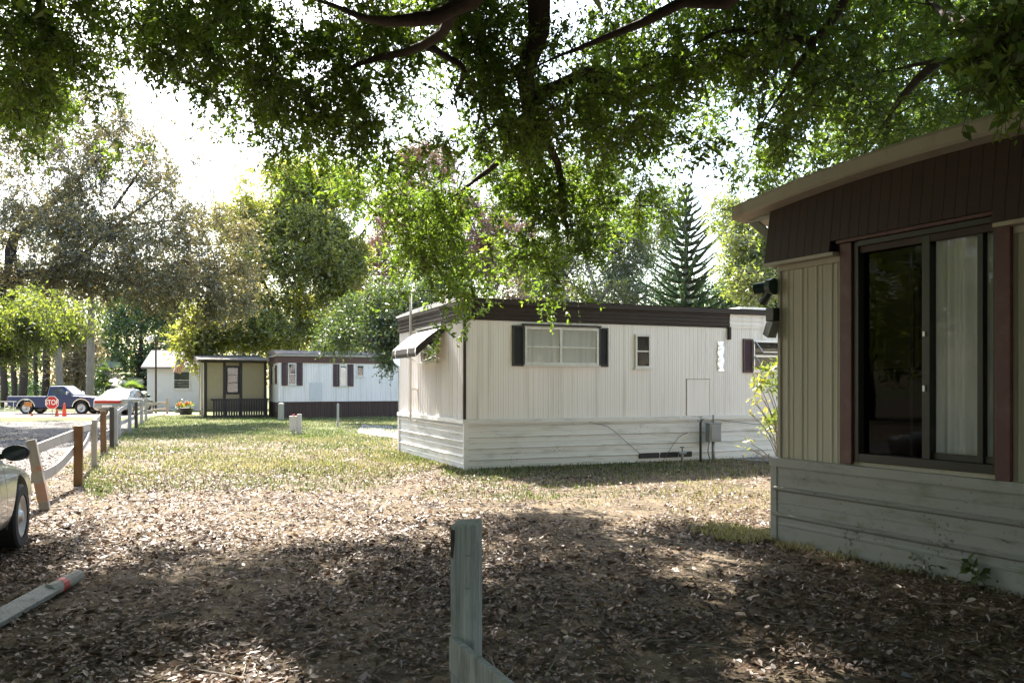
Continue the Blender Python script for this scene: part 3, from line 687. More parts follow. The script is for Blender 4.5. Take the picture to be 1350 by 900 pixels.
# big sliding window
fr = MB(); fm = .055
fbox(fr, fw_, x0, x0+fm, -.09, .03, wz0, wz1); fbox(fr, fw_, x1-.03, x1, -.09, .03, wz0, wz1); fbox(fr, fw_, x0+fm, x1-.03, -.09, .03, wz0, wz0+.075); fbox(fr, fw_, x0+fm, x1-.03, -.09, .045, wz1-.05, wz1)
xm = W2.s_(1223); fbox(fr, fw_, xm-.045, xm+.03, -.07, .015, wz0+.075, wz1-.05)
xv = W2.s_(1292); fbox(fr, fw_, xv-.025, xv+.025, -.06, .0, wz0+.075, wz1-.05)
fbox(fr, fw_, xm+.03, xv-.025, -.06, -.02, wz0+.075, wz0+.13); fbox(fr, fw_, xv+.025, x1-.03, -.06, -.02, wz0+.075, wz0+.13)
xq = W2.s_(1196); fbox(fr, fw_, xq-.018, xq+.018, -.085, -.055, wz0+.075, wz1-.05)
win = fr.build('sliding_window', M['dark_bronze'], near, bevel=.004)
mb = MB(); mb.add([fw_(x0+fm,-.045,wz0+.075),fw_(xm-.045,-.045,wz0+.075),fw_(xm-.045,-.045,wz1-.05),fw_(x0+fm,-.045,wz1-.05)],[(0,1,2,3)]); mb.build('pane', M['pane_screened'], win)
mb = MB(); mb.add([fw_(xm+.03,-.035,wz0+.13),fw_(xv-.025,-.035,wz0+.13),fw_(xv-.025,-.035,wz1-.05),fw_(xm+.03,-.035,wz1-.05)],[(0,1,2,3)]); mb.add([fw_(xv+.025,-.035,wz0+.13),fw_(x1-.03,-.035,wz0+.13),fw_(x1-.03,-.035,wz1-.05),fw_(xv+.025,-.035,wz1-.05)],[(0,1,2,3)]); mb.build('pane', M['pane_clear'], win)
mb = MB(); n = 90; mb.sweep([(lerp(xm-.10,x1+.2,i/n), -.11-.03*math.sin(i*.9+2.5*math.sin(i*.21))-.02*math.sin(i*.31)) for i in range(n+1)], fw_, [wz0+.08,1.6,wz1-.02]); mb.build('curtain', M['curtain_white'], win, smooth=True)
mb = MB(); a0,a1 = W2.s_(1138),W2.s_(1194)
for i in range(46):
    z = lerp(W2.z_(1165,485),2.62,i/46); mb.add([fw_(a0,-.16,z),fw_(a1,-.16,z),fw_(a1,-.185,z+.021),fw_(a0,-.185,z+.021)],[(0,1,2,3)])
mb.build('blind', M['blind'], win)
for p,q in ((1.55,1.60),(2.02,2.06)): mb = MB(); fbox(mb, fw_, xm-.028, xm-.008, .016, .03, p, q); mb.build('latch', M['alu'], win)
for a,b,o in ((sx0,x0-.003,.055),(x1+.003,sx1,.06)):
    mb = MB(); fbox(mb, fw_, a, b, .016, o, NS-.08 if a > 1 else NS+.01, wz1+.0); mb.build('window_board', M['maroon'], near, bevel=.006)
mb = MB(); fbox(mb, fw_, sx0-.02, sx1+.0, .016, .08, wz1+.003, wz1+.032); mb.build('window_header', M['maroon'], near)
# corner flood lights
mb = MB(); c = Vector((-.02,-.03,2.62)); mb.tube([c+Vector((.03,-.02,0)),c+Vector((-.04,-.02,0))],[.085,.085],14); mb.tube([c+Vector((-.04,-.02,.01)),c+Vector((-.19,-.07,-.01))],[.05,.062],12); mb.tube([c+Vector((-.03,-.03,-.05)),c+Vector((-.15,.0,-.14))],[.045,.055],12)
fl1 = mb.build('flood_light', M['teal_dark'], near)
mb = MB(); c = Vector((.0,-.05,2.26)); mb.box(c+Vector((-.07,-.05,0)),c+Vector((.045,.06,.14))); fl2 = mb.build('wall_lamp', M['black'], near, bevel=.01)
mb = MB(); vs_ = [(-.055,-.05,-.005),(.04,-.05,-.005),(.0,-.09,-.17),(-.07,-.09,-.13),(-.055,.05,-.005),(.04,.05,-.005),(.0,.03,-.17),(-.07,.03,-.13)]
mb.add([c+Vector(v) for v in vs_],[(0,1,2,3),(7,6,5,4),(0,4,5,1),(1,5,6,2),(2,6,7,3),(3,7,4,0)]); mb.build('lamp_shade', M['galv'], fl2)

# ------------------------------------------------------------------ far mobile home
E0 = G(367,551); WF = Wall(E0, U); WFe = Wall(E0, V)
far = thing('mobile_home','white mobile home with maroon shutters and dark brown skirting beyond the lawn','mobile home',E0,rz)
FL = 13; FW = 4.0; fs = .76; fz = 2.72; ft = 3.16
mb = MB(); ribs(mb, ff, 0, FL, fs, fz, .25, .012); ribs(mb, fe, 0, FW, fs, fz, .25, .012); mb.box((.0,.03,.3),(FL,FW,ft-.1)); mb.build('wall', M['white_siding'], far)
mb = MB(); ribs(mb, ff, -.01, FL, 0, fs, .3, .02); ribs(mb, fe, -.01, FW, 0, fs, .3, .02); fbox(mb, ff, -.03,FL,.0,.03,fs,fs+.04); mb.build('skirting', M['brown_skirt'], far)
mb = MB(); fbox(mb, ff, -.05, FL, .0, .06, fz, ft-.12); fbox(mb, fe, .0, FW, .0, .05, fz, ft-.12); mb.build('fascia', pmat('far_fascia',(.095,.045,.035),.5,.15,2), far)
mb = MB(); fbox(mb, ff, -.12, FL+.1, -FW-.1, .12, ft-.12, ft-.02); mb.build('eave', M['cream_trim'], far)
mb = MB(); n = 10
mb.sweep([(lerp(-.12,FW+.1,i/n), ft+.25*math.sin(PI*i/n)) for i in range(n+1)], lambda y,z,t:(t,y,z), [-.12,FL]); mb.add([(-.12,lerp(-.12,FW+.1,i/n),ft+.25*math.sin(PI*i/n)) for i in range(n+1)],[tuple(range(n+1))]); mb.build('roof', M['roof_leafy'], far)
for a,b,s0,s1,s2,s3,y0,y1 in ((379.5,390.5,371,379.3,390.7,399,479,507),(447.5,457.5,439,447.3,457.7,466,481,508)):
    z0,z1 = WF.z_(a,y1),WF.z_(a,y0)
    window(far, ff, WF.s_(a), WF.s_(b), z0, z1, rails=((z0+z1)/2,), fw=.05, back='screen' if a < 400 else 'curtain', proud=.06)
    for p,q in ((s0,s1),(s2,s3)): mb = MB(); louvre(mb, ff, WF.s_(p), WF.s_(q), z0-.05, z1+.04, 9); mb.build('shutter', M['shutter_maroon'], far)
window(far, ff, WF.s_(470), WF.s_(480), WF.z_(475,496), WF.z_(475,481), back='screen', fw=.05)
z0,z1 = fs+.95,fz-.15
window(far, fe, 1.1, 2.0, z0, z1, back='screen', fw=.05, rails=((z0+z1)/2,))
for a,b in ((.5,1.05),(2.05,2.6)): mb = MB(); louvre(mb, fe, a, b, z0-.04, z1+.04, 9); mb.build('shutter', M['shutter_maroon'], far)
mb = MB(); fbox(mb, ff, WF.s_(408), WF.s_(425), .002,.03, fs+.1, fs+1.0); mb.build('access_hatch', M['house_white'], far)

# tan enclosed porch joined to its left end
por = thing('enclosed_porch','tan panelled porch with dark brown posts and railing, left of the far white home','porch',G(351.5,549),rz+R(2))
pl = 3.1; ph = 2.75
fp = lambda a,o,z: (-a,-o,z)
for a,b in ((.14,1.2),(2.12,2.88)): mb = MB(); fbox(mb, fp, a, b, -.05, .02, .4, ph); mb.build('wall_panel', M['tan_panel'], por)
mb = MB(); fbox(mb, fp, 1.34, 2.0, -.05, .02, .4, 1.15); mb.build('wall_panel', M['tan_panel'], por)
mb = MB(); mb.box((-.0,.06,.3),(-pl+.1,3.2,ph)); mb.build('wall', M['tan_panel'], por)
for a in (.0,1.21,2.0,2.9): mb = MB(); fbox(mb, fp, a, a+.13, -.04, .05, 0, ph); mb.build('post', M['porch_brown'], por)
mb = MB(); fbox(mb, fp, 3.08, 3.17, -.04, .05, 0, ph); mb.build('post', M['wood_white'], por)
mb = MB(); fbox(mb, fp, -.05, pl+.08, -.04, .06, ph, ph+.14); mb.build('fascia', M['porch_brown'], por)
window(por, fp, 1.36, 1.98, 1.2, ph-.15, frame='porch_brown', back='dark_room', wavy=0, rails=(1.75,2.15), fw=.07)
mb = MB()
for i in range(22): a = .05+i*.12; fbox(mb, fp, a, a+.095, .62, .66, .03, .85)
fbox(mb, fp, 0, 2.72, .60, .68, .85, .95); fbox(mb, fp, 0, 2.72, .605, .665, .03, .12); fbox(mb, fp, 2.66, 2.72, -.04,.60,.85,.95)
mb.build('railing', M['porch_brown'], por)
mb = MB(); mb.add([(.1,-.55,ph+.16),(-pl-.25,-.55,ph+.16),(-pl-.25,3.3,ph+.5),(.1,3.3,ph+.5),(.1,-.55,ph+.1),(-pl-.25,-.55,ph+.1),(-pl-.25,3.3,ph+.1),(.1,3.3,ph+.1)],[(0,1,2,3),(4,5,6,7),(0,1,5,4),(1,2,6,5),(2,3,7,6),(3,0,4,7)]); mb.build('roof', M['roof_leafy'], por)

# small white house
H0 = G(194,541.5); WH = Wall(H0,(.985,.17)); hrz = math.atan2(.17,.985)
hou = thing('house','small white clapboard house with a grey gable roof behind the lamp post','house',H0,hrz)
hl = 6.5; hw = 4.6; hh = 2.85
mb = MB(); prof = []
for i in range(16): z = .25+i*(hh-.25)/16; prof += [(z,.022),(z+(hh-.25)/16,.004)]
mb.sweep(prof, lambda z,o,t: ff(t,o,z), [0,hl]); mb.sweep(prof, lambda z,o,t: fe(t,o,z), [0,hw]); mb.add([(0,0,hh),(0,hw,hh),(0,hw/2,hh+1.0)],[(0,1,2)]); mb.box((.01,.01,0),(hl,hw,hh)); mb.build('wall', M['house_white'], hou)
mb = MB(); 
for s_ in (0,1):
    y0 = -.3 if s_ == 0 else hw+.3
    mb.add([(-.3,y0,hh-.08),(hl,y0,hh-.08),(hl,hw/2,hh+1.06),(-.3,hw/2,hh+1.06),(-.3,y0,hh-.2),(hl,y0,hh-.2),(hl,hw/2,hh+.94),(-.3,hw/2,hh+.94)],[(0,1,2,3),(4,5,6,7),(0,1,5,4),(3,0,4,7),(1,2,6,5)])
mb.build('roof', M['roof_grey'], hou)
a0,a1 = WH.s_(228.5),WH.s_(251); z0,z1 = WH.z_(240,513),WH.z_(240,489)
window(hou, ff, a0, a1, z0, z1, rails=((z0+z1)/2,), back='screen', wavy=0, fw=.06, proud=.06)
mb = MB(); fbox(mb, ff, a0+.06, a1-.06, .014,.022,(z0+z1)/2+.02,z1-.06); mb.build('window_shade', pmat('shade_grey',(.30,.34,.33),.8,.05,4), hou)

# ------------------------------------------------------------------ fence along the road
fence = thing('rail_fence','weathered white post and rail fence running along the gravel road','fence',G(103,640))
o0 = G(103,640)
posts = [((60,672),(41,580),.115,'wood_white'),((103,640),(104,561),.125,'wood_brown'),((124,615),(124.5,553),.10,'wood_white'),((136.5,597),(136,541),.125,'wood_brown'),((147.5,590),(147.5,536),.11,'wood_dark'),((152,586),(152,538),.11,'wood_grey'),((157,577),(157.5,536),.10,'wood_white'),((171,570),(171,528),.11,'wood_grey'),((179.5,564),(179.5,530),.11,'wood_dark'),((186.5,558),(186.5,527),.12,'wood_white'),((192.5,553.5),(192.5,524),.12,'wood_white'),((220.5,545.5),(220.5,525),.12,'wood_white')]
tops = []
for i,(b,t,w_,mk) in enumerate(posts):
    pb_ = G(*b); pt = P(t[0],t[1],pb_.y+.02); mb = MB(); mb.bar(pb_-o0, pt-o0, w_, w_, up=(-fd.x,-fd.y,0)); po_ = mb.build('post', M[mk], fence, bevel=.008)
    tops.append((pb_-o0, pt-o0))
    if i == 0:
        mb = MB(); q0,q1 = pb_-o0,pt-o0
        for u0,u1 in ((.12,.38),(.55,.62)): mb.bar(q0.lerp(q1,u0),q0.lerp(q1,u1),w_+.006,w_+.006,up=(-fd.x,-fd.y,0))
        mb.build('paint_mark', M['orange_paint'], po_)
side = Vector((fl.x,fl.y,0))*.075
def rail(i, j, u, v, h=.12, mk='wood_white', sag=0, tw=.03):
    p = tops[i][0].lerp(tops[i][1],u)+side; q = tops[j][0].lerp(tops[j][1],v)+side; mb = MB(); pts = [p.lerp(q,k/6)-Vector((0,0,sag*math.sin(PI*k/6))) for k in range(7)]
    for k in range(6): mb.bar(pts[k],pts[k+1],tw,h)
    mb.build('rail', M[mk], fence)
rail(0,1,.82,.86,.14); rail(0,1,.46,.60,.13,sag=.10); rail(1,2,.93,.85,.12); rail(1,2,.55,.70,.09,sag=.1); rail(2,3,.85,.85,.12); rail(3,5,.8,.8,.12,'wood_grey'); rail(3,5,.4,.4,.12,'wood_grey'); rail(5,7,.8,.85,.12); rail(6,8,.42,.4,.12); rail(7,9,.82,.85,.12,'wood_grey'); rail(8,10,.45,.45,.12); rail(9,10,.85,.85); rail(10,11,.68,.72,.13); rail(10,11,.36,.34,.13)

# ------------------------------------------------------------------ near fence post and rail
f1 = P(615,760,3.35); f1.z = 0
fpst = thing('fence_post','weathered grey white fence post with one broken rail, standing in the leaves nearest the viewer','fence post',f1,R(-14))
mb = MB(); hgt = 1.062; w_ = .052
mb.add([(-w_,-w_,0),(w_,-w_,0),(w_,w_,0),(-w_,w_,0),(-w_,-w_,hgt-.018),(w_,-w_,hgt-.01),(w_,w_,hgt),(-w_,w_,hgt-.006)],[(0,3,2,1),(4,5,6,7),(0,1,5,4),(1,2,6,5),(2,3,7,6),(3,0,4,7)])
pst = mb.build('post', M['wood_weathered'], fpst, bevel=.007, segs=2)
mb = MB(); mb.add([(-w_-.0015,-w_*.95,hgt-.02),(-w_-.0015,-.01,hgt-.02),(-w_-.0015,-.015,hgt-.10),(-w_-.0015,-.03,hgt-.14),(-w_-.0015,-.04,hgt-.10)],[(0,1,2,3,4)]); mb.add([(-w_*.98,-w_-.0015,hgt-.03),(-w_*.6,-w_-.0015,hgt-.035),(-w_*.62,-w_-.0015,hgt-.08),(-w_*.75,-w_-.0015,hgt-.15),(-w_*.95,-w_-.0015,hgt-.14)],[(0,1,2,3,4)])
mb.build('rot_patch', pmat('rot',(.06,.045,.035),.9,.3,20), pst)
mb = MB(); ang = R(14); rd = Vector((.42,-.907,0)); rd.rotate(Matrix.Rotation(ang,3,'Z'))
c0 = Vector((-.02,-w_-.018,.535)); mb.bar(c0-rd*.045, c0+rd*2.1-Vector((0,0,.03)), .03,.135); mb.build('rail', M['wood_weathered'], fpst, bevel=.004)
mb = MB()
for z in (.93,.80): mb.tube([(.012,-w_-.002,z),(.022,-w_-.004,z-.002),(.032,-w_-.002,z+.003)],.0015,5)
mb.build('nail', M['cable'], fpst)
# fallen post
fa = G(103,768); fb = G(-25,838); fa.z = .06; fb.z = .05
fall = thing('fallen_fence_post','fallen grey fence post with a red paint band lying in the leaves','fence post',fa)
dv = fb-fa; pm = dv*.36
mb = MB(); mb.tube([(0,0,0),dv*.12,dv*.36],[.05,.052,.053],12); mb.build('round_end', M['wood_grey'], fall)
mb = MB(); mb.tube([dv*.19,dv*.25],[.0555,.0555],12); mb.build('red_band', M['red_paint'], fall)
mb = MB(); mb.bar(dv*.33+Vector((0,0,.01)), dv*1.15, .125, .045, up=(.35,0,1)); mb.build('board', M['wood_weathered'], fall, bevel=.004)

# ------------------------------------------------------------------ vehicles
def wheel(parent, c, r, w_, rim='wheel_rim'):
    o = thing_part = None
    mb = MB(); n = 28; prof = [(-w_/2,r*.66),(-w_/2,r*.93),(-w_/2+.02,r),(w_/2-.02,r),(w_/2,r*.93),(w_/2,r*.66)]
    vs_ = [(c[0]+q*math.cos(2*PI*k/n), c[1]+y, c[2]+q*math.sin(2*PI*k/n)) for k in range(n) for y,q in prof]; m = len(prof)
    mb.add(vs_,[(k*m+i,k*m+i+1,((k+1)%n)*m+i+1,((k+1)%n)*m+i) for k in range(n) for i in range(m-1)])
    t = mb.build('wheel', M['rubber'], parent, smooth=False)
    mb = MB()
    for s_ in (-1,1):
        y = c[1]+s_*(w_/2-.012)
        ring = [[(c[0]+q*math.cos(2*PI*k/n), y+s_*d, c[2]+q*math.sin(2*PI*k/n)) for k in range(n)] for q,d in ((r*.67,.0),(r*.60,.006),(r*.52,-.03),(r*.2,-.01),(r*.16,.012),(.001,.014))]
        vs_ = [v for q in ring for v in q]; mb.add(vs_,[(i*n+k,i*n+(k+1)%n,(i+1)*n+(k+1)%n,(i+1)*n+k) for i in range(5) for k in range(n)])
    mb.build('rim', M[rim], t, smooth=True)
    return t
def boolcut(o, cutters):
    for mb in cutters:
        me = mb.mesh('cut', M['black']); c = bpy.data.objects.new('cut', me); link(c); c.matrix_world = Matrix.Identity(4)
        md = o.modifiers.new('b','BOOLEAN'); md.operation = 'DIFFERENCE'; md.object = c; md.solver = 'EXACT'
        bpy.context.view_layer.update(); apply_mods(o); bpy.data.objects.remove(c)
def sedan(label, pos, heading, paint, Lc=4.85, two_door=False):
    car = thing('parked_car', label, 'car', (0,0,0))
    st = [(0,.42,.74,.66),(.05,.30,.90,.80),(.35,.24,.955,.86),(.95,.21,.96,.885),(1.6,.20,.945,.895),(2.5,.20,.925,.90),(3.35,.20,.90,.89),(3.9,.20,.84,.875),(4.4,.21,.755,.84),(4.72,.25,.67,.77),(4.85,.36,.58,.62)]
    k = 9; mb = MB(); vs_ = []
    for x,zb,zt,w_ in st:
        h = zt-zb
        half = [(0,zb),(.80*w_,zb),(.95*w_,zb+.10*h),(w_,zb+.42*h),(.99*w_,zb+.66*h),(.955*w_,zb+.88*h),(.88*w_,zt-.01),(.45*w_,zt+.015),(0,zt+.02)]
        vs_ += [(x,y,z) for y,z in half]+[(x,-y,z) for y,z in half[-2:0:-1]]
    m = 16; fs_ = [(i*m+j,i*m+(j+1)%m,(i+1)*m+(j+1)%m,(i+1)*m+j) for i in range(len(st)-1) for j in range(m)]+[tuple(range(m)),tuple((len(st)-1)*m+j for j in range(m))]
    mb.add(vs_,fs_); body = mb.build('body', M[paint], None, smooth=True, subsurf=2); apply_mods(body)
    wx = (.98,3.78); wr = .315; cuts = []
    for x in wx:
        for s_ in (-1,1): c = MB(); c.tube([(x,s_*.60,wr+.03),(x,s_*1.1,wr+.03)],.375,32); cuts.append(c)
    boolcut(body, cuts); body.parent = car
    me = body.data; me.polygons.foreach_set('use_smooth',[True]*len(me.polygons))
    try: me.set_sharp_from_angle(angle=R(35))
    except Exception: pass
    for x in wx:
        for s_ in (-1,1): wheel(car,(x,s_*.775,wr),wr,.20)
    for x in wx:
        for s_ in (-1,1): mb = MB(); mb.tube([(x,s_*.55,wr+.03),(x,s_*.585,wr+.03)],.40,20); mb.build('wheel_well', M['black'], car)
    # cabin
    B = {}; y0,y1 = .80,.585
    sec = [(.62,.93,.80,.80),(1.42,1.365,.60,.80),(2.0,1.415,.585,.80),(2.55,1.385,.59,.80),(3.42,.875,.80,.80)]
    cb = MB(); vs_ = []
    for x,z,yr,yb in sec: vs_ += [(x,yr,z),(x,yr*.5,z+.02),(x,-yr*.5,z+.02),(x,-yr,z)]
    base = [(.62,.80,.90),(1.42,.81,.90),(2.0,.815,.90),(2.55,.81,.88),(3.42,.80,.85)]
    nb = len(vs_)
    for x,y,z in base: vs_ += [(x,y,z),(x,-y,z)]
    fs_ = [(i*4+j,i*4+j+1,(i+1)*4+j+1,(i+1)*4+j) for i in range(4) for j in range(3)]
    for i in range(4): fs_ += [(i*4,(i+1)*4,nb+(i+1)*2,nb+i*2),(i*4+3,nb+i*2+1,nb+(i+1)*2+1,(i+1)*4+3)]
    cb.add(vs_,fs_); cab = cb.build('cabin', M[paint], car, bevel=.05, segs=3, smooth=True)
    # glass, laid just proud of the cabin faces
    gl = MB(); e = .012
    for s_ in (-1,1):
        out = lambda x,z: (x, s_*(lerp(.805,.59,(z-.90)/(1.39-.90))+e), z)
        for poly in ([(1.0,.955),(1.55,.955),(1.55,1.305),(1.40,1.29)],[(1.62,.955),(2.42,.945),(2.42,1.325),(1.62,1.325)],[(2.48,.945),(3.10,.935),(2.66,1.26),(2.48,1.315)]): gl = MB(); gl.add([out(x,z) for x,z in poly],[tuple(range(len(poly)))]); gl.build('side_window', M['car_glass'], car)
    gl = MB(); p = lambda t,u: (lerp(.62,1.42,t)-e, u*lerp(.80,.60,t)*.88, lerp(.93,1.365,t)+e*1.6); gl.add([p(.12,-1),p(.12,1),p(.93,.98),p(.93,-.98)],[(0,1,2,3)]); gl.build('rear_window', M['car_glass'], car)
    gl = MB(); p = lambda t,u: (lerp(3.42,2.55,t)+e, u*lerp(.80,.60,t)*.88, lerp(.875,1.385,t)+e*1.6); gl.add([p(.08,-1),p(.08,1),p(.94,.98),p(.94,-.98)],[(0,1,2,3)]); gl.build('windscreen', M['car_glass'], car)
    # lamps, bumpers, trims, mirrors, antenna
    mb = MB(); mb.box((-.04,-.68,.66),(.12,.68,.82)); mb.build('tail_light', M['tail_red'], car, bevel=.02)
    mb = MB(); mb.box((-.07,-.74,.40),(.22,.74,.58)); mb.build('bumper', M[paint], car, bevel=.05, segs=3)
    mb = MB(); mb.box((-.078,-.26,.45),(-.06,.26,.56)); mb.build('number_plate', M['sign_white'], car)
    for s_ in (-1,1):
        mb = MB(); mb.box((4.58,s_*.38,.55),(4.84,s_*.66,.64)); mb.build('headlight', M['chrome'], car, bevel=.03)
        mb = MB(); mb.ball((2.92,s_*1.0,1.0),.085,16,10,(.62,1.35,.85)); mb.bar((2.94,s_*.82,.955),(2.94,s_*.96,.985),.05,.05); mr_ = mb.build('mirror', M['black'], car, smooth=True)
        mb = MB(); mb.tube([(2.868,s_*1.0,1.0),(2.862,s_*1.0,1.0)],[.07,.07],16); mb.v = [(x, s_*1.0+(y-s_*1.0)*1.35, z) for x,y,z in mb.v]; mb.build('mirror_glass', M['car_glass'], mr_)
        dl = MB()
        for x in (1.58,3.02): dl.add([(x,s_*(y),z) for y,z in ((.905,.30),(.912,.52),(.905,.68),(.875,.86))]+[(x+.012,s_*(y),z) for y,z in ((.905,.30),(.912,.52),(.905,.68),(.875,.86))],[(0,1,5,4),(1,2,6,5),(2,3,7,6)])
        dl.build('door_gap', M['black'], car)
    mb = MB(); mb.tube([(3.42,-.66,.86),(3.40,-.66,1.75)],[.004,.002],6); mb.build('antenna', M['black'], car)
    car.location = pos; car.rotation_euler = (0,0,heading); return car
# near beige car: its front right wheel stands at the left picture edge, nose pointing away
hd = math.atan2(.948,-.318)
wpt = G(28,722)
c_,s_ = math.cos(hd), math.sin(hd)
lx,ly = 3.78,-.86
sedan('silver beige car cut off by the left edge, showing mirror, front fender and wheel',(wpt.x-(c_*lx-s_*ly), wpt.y-(s_*lx+c_*ly),0),hd,'car_beige')
hd = math.atan2(1,-.04); rp = G(122,547.8)
c_,s_ = math.cos(hd), math.sin(hd); lx,ly = 0,.78
sedan('pale silver sedan parked with its red tail light strip towards the viewer',(rp.x-(c_*lx-s_*ly), rp.y-(s_*lx+c_*ly),0),hd,'car_white')
def pickup(label, pos, heading):
    t = thing('pickup_truck', label, 'pickup truck', pos, heading)
    wr = .345; wx = (1.02,4.02); hw = .86; Lp = 4.95
    def arch(x): return [(x+.46*math.cos(a), wr+.05+.44*math.sin(a)) for a in np.linspace(PI,0,13)]
    poly = [(0,.50),(.0,1.0),(2.12,1.0),(2.16,1.03),(3.45,1.03),(4.70,.94),(4.88,.88),(4.93,.70),(4.90,.50),(4.70,.36)]
    low = [(.30,.40)]+arch(wx[0])+[(1.6,.36),(3.4,.36)]+arch(wx[1])
    poly = poly[::-1]+[]; full = low+[(4.70,.36)]+[p for p in poly[1:]]
    mb = MB(); mb.prism(full, lambda a,b,u: (a,u,b), -hw, hw); body = mb.build('body', M['car_blue'], None, bevel=.035, segs=3); apply_mods(body)
    cut = MB(); cut.box((.07,-hw+.10,.62),(2.08,hw-.10,1.4)); boolcut(body,[cut]); body.parent = t
    mb = MB()   # cab
    sec = [(2.13,1.0,.80),(2.20,1.56,.64),(2.95,1.58,.64),(3.60,1.02,.80)]
    v = [(x,y*s_,z) for x,z,y in sec for s_ in (1,-1)]; mb.add(v,[(0,2,3,1),(2,4,5,3),(4,6,7,5),(6,0,1,7),(0,6,4,2),(1,3,5,7)]); mb.build('cab', M['car_blue'], t, bevel=.05, segs=3)
    gl = MB()
    for s_ in (-1,1): 
        f = lambda x,z: (x, s_*(lerp(.80,.64,(z-1.0)/.57)+.012), z); gl = MB(); gl.add([f(2.32,1.08),f(3.30,1.06),f(2.96,1.47),f(2.36,1.47)],[(0,1,2,3)]); gl.build('side_window', M['car_glass'], t)
    gl = MB(); gl.add([(lerp(3.60,2.95,u)+.014,y*lerp(.70,.56,u),lerp(1.02,1.58,u)+.012) for u,y in ((.08,-1),(.08,1),(.93,1),(.93,-1))],[(0,1,2,3)]); gl.build('windscreen', M['car_glass'], t)
    gl = MB(); gl.add([(lerp(2.13,2.20,u)-.012,y*lerp(.68,.56,u),lerp(1.0,1.56,u)) for u,y in ((.2,-1),(.2,1),(.88,1),(.88,-1))],[(0,1,2,3)]); gl.build('rear_window', M['car_glass'], t)
    for x in wx:
        for s_ in (-1,1): wheel(t,(x,s_*.74,wr),wr,.22)
    for x in wx:
        for s_ in (-1,1):
            mb = MB(); q = [(x+r*math.cos(a),s_*(hw+o),wr+.05+r*.955*math.sin(a)) for a in np.linspace(PI*.98,.02*PI,17) for r,o in ((.455,-.05),(.455,.012),(.505,.012),(.505,-.02))]
            mb.add(q,[(4*i+k,4*i+k+1,4*i+k+5,4*i+k+4) for i in range(16) for k in range(3)]); mb.build('arch_trim', M['chrome'], t)
    mb = MB()
    for x in wx: mb.box((x-.45,-.62,.25),(x+.45,.62,.80))
    mb.box((.3,-.5,.28),(4.6,.5,.5)); mb.build('underbody', M['black'], t)
    mb = MB(); mb.box((-.16,-.80,.46),(-.02,.80,.62)); mb.build('rear_bumper', M['chrome'], t, bevel=.02)
    mb = MB(); mb.box((4.90,-.82,.44),(5.02,.82,.60)); mb.build('front_bumper', M['chrome'], t, bevel=.02)
    for s_ in (-1,1):
        mb = MB(); mb.box((-.02,s_*.66,.68),(.04,s_*.84,.90)); mb.build('tail_light', M['tail_red'], t, bevel=.01)
        mb = MB(); mb.box((4.86,s_*.52,.68),(4.95,s_*.80,.82)); mb.build('headlight', M['chrome'], t, bevel=.01)
        mb = MB(); mb.box((3.28,s_*.88,1.10),(3.36,s_*1.06,1.26)); mb.bar((3.34,s_*.78,1.10),(3.34,s_*.90,1.15),.03,.03); mb.build('mirror', M['chrome'], t, bevel=.02)
        mb = MB(); mb.box((2.45,s_*(hw+.002),.86),(2.60,s_*(hw+.022),.89)); mb.build('door_handle', M['black'], t)
        mb = MB()
        for x in (2.22,3.42): mb.box((x,s_*(hw+.001),.42),(x+.015,s_*(hw+.003),1.0))
        mb.build('door_gap', M['black'], t)
    return t
tp = G(16,547.5); pickup('dark blue pickup truck standing side on behind the stop sign',(-28.1,47.2,0),R(3))

# ------------------------------------------------------------------ stop sign, cones, small posts
def octagon(r): return [(r*math.cos(PI/8+k*PI/4), r*math.sin(PI/8+k*PI/4)) for k in range(8)]
sg = G(68.5,548.5); YS = sg.y; rr = 9.3*YS/F
stop = thing('stop_sign','low red octagonal stop sign on a thin stake beside the orange cones','stop sign',sg)
zc_ = CAMH+(HY-530.5)/F*YS
mb = MB(); mb.prism(octagon(rr), lambda a,b,t: (a,t,b+zc_), -.005, .005); so_ = mb.build('sign_plate', M['sign_white'], stop)
mb = MB(); mb.prism(octagon(rr*.92), lambda a,b,t: (a,t,b+zc_), -.009, -.0055); mb.build('red_field', M['sign_red'], so_)
cu = bpy.data.curves.new('t','FONT'); cu.body = 'STOP'; cu.align_x = 'CENTER'; cu.align_y = 'CENTER'; cu.size = rr*.80; cu.extrude = .002; cu.offset = .006
to = bpy.data.objects.new('t',cu); link(to); bpy.context.view_layer.update()
me = bpy.data.meshes.new_from_object(to.evaluated_get(bpy.context.evaluated_depsgraph_get())); bpy.data.objects.remove(to)
me.materials.clear(); me.materials.append(M['sign_white']); lo = bpy.data.objects.new('lettering',me); link(lo,so_); lo.rotation_euler = (R(90),0,0); lo.location = (0,-.0125,zc_); lo.scale = (1,1.25,1)
mb = MB(); mb.bar((0,.02,0),(0,.02,zc_+.2),.04,.03); mb.build('stake', M['galv'], stop)
def cone(label, px, py, h, r, mk):
    g = G(px,py); t = thing('traffic_cone', label, 'traffic cone', g)
    mb = MB(); mb.box((-r*1.25,-r*1.25,0),(r*1.25,r*1.25,.03)); b = mb.build('base', M[mk], t, bevel=.01)
    mb = MB(); mb.tube([(0,0,.03),(0,0,.05),(0,0,h*.55),(0,0,h-.01),(0,0,h)],[r,r*.92,r*.55,r*.2,r*.14],18); mb.build('cone_body', M[mk], t, smooth=True)
cone('taller bright orange traffic cone, right of the stop sign',84.8,548.8,.70,.14,'cone_orange')
cone('shorter faded brown orange traffic cone next to the stop sign stake',75,548.8,.43,.12,'cone_old')
cone('tiny reddish cone in front of the truck rear wheel',42,548.6,.22,.09,'cone_old')
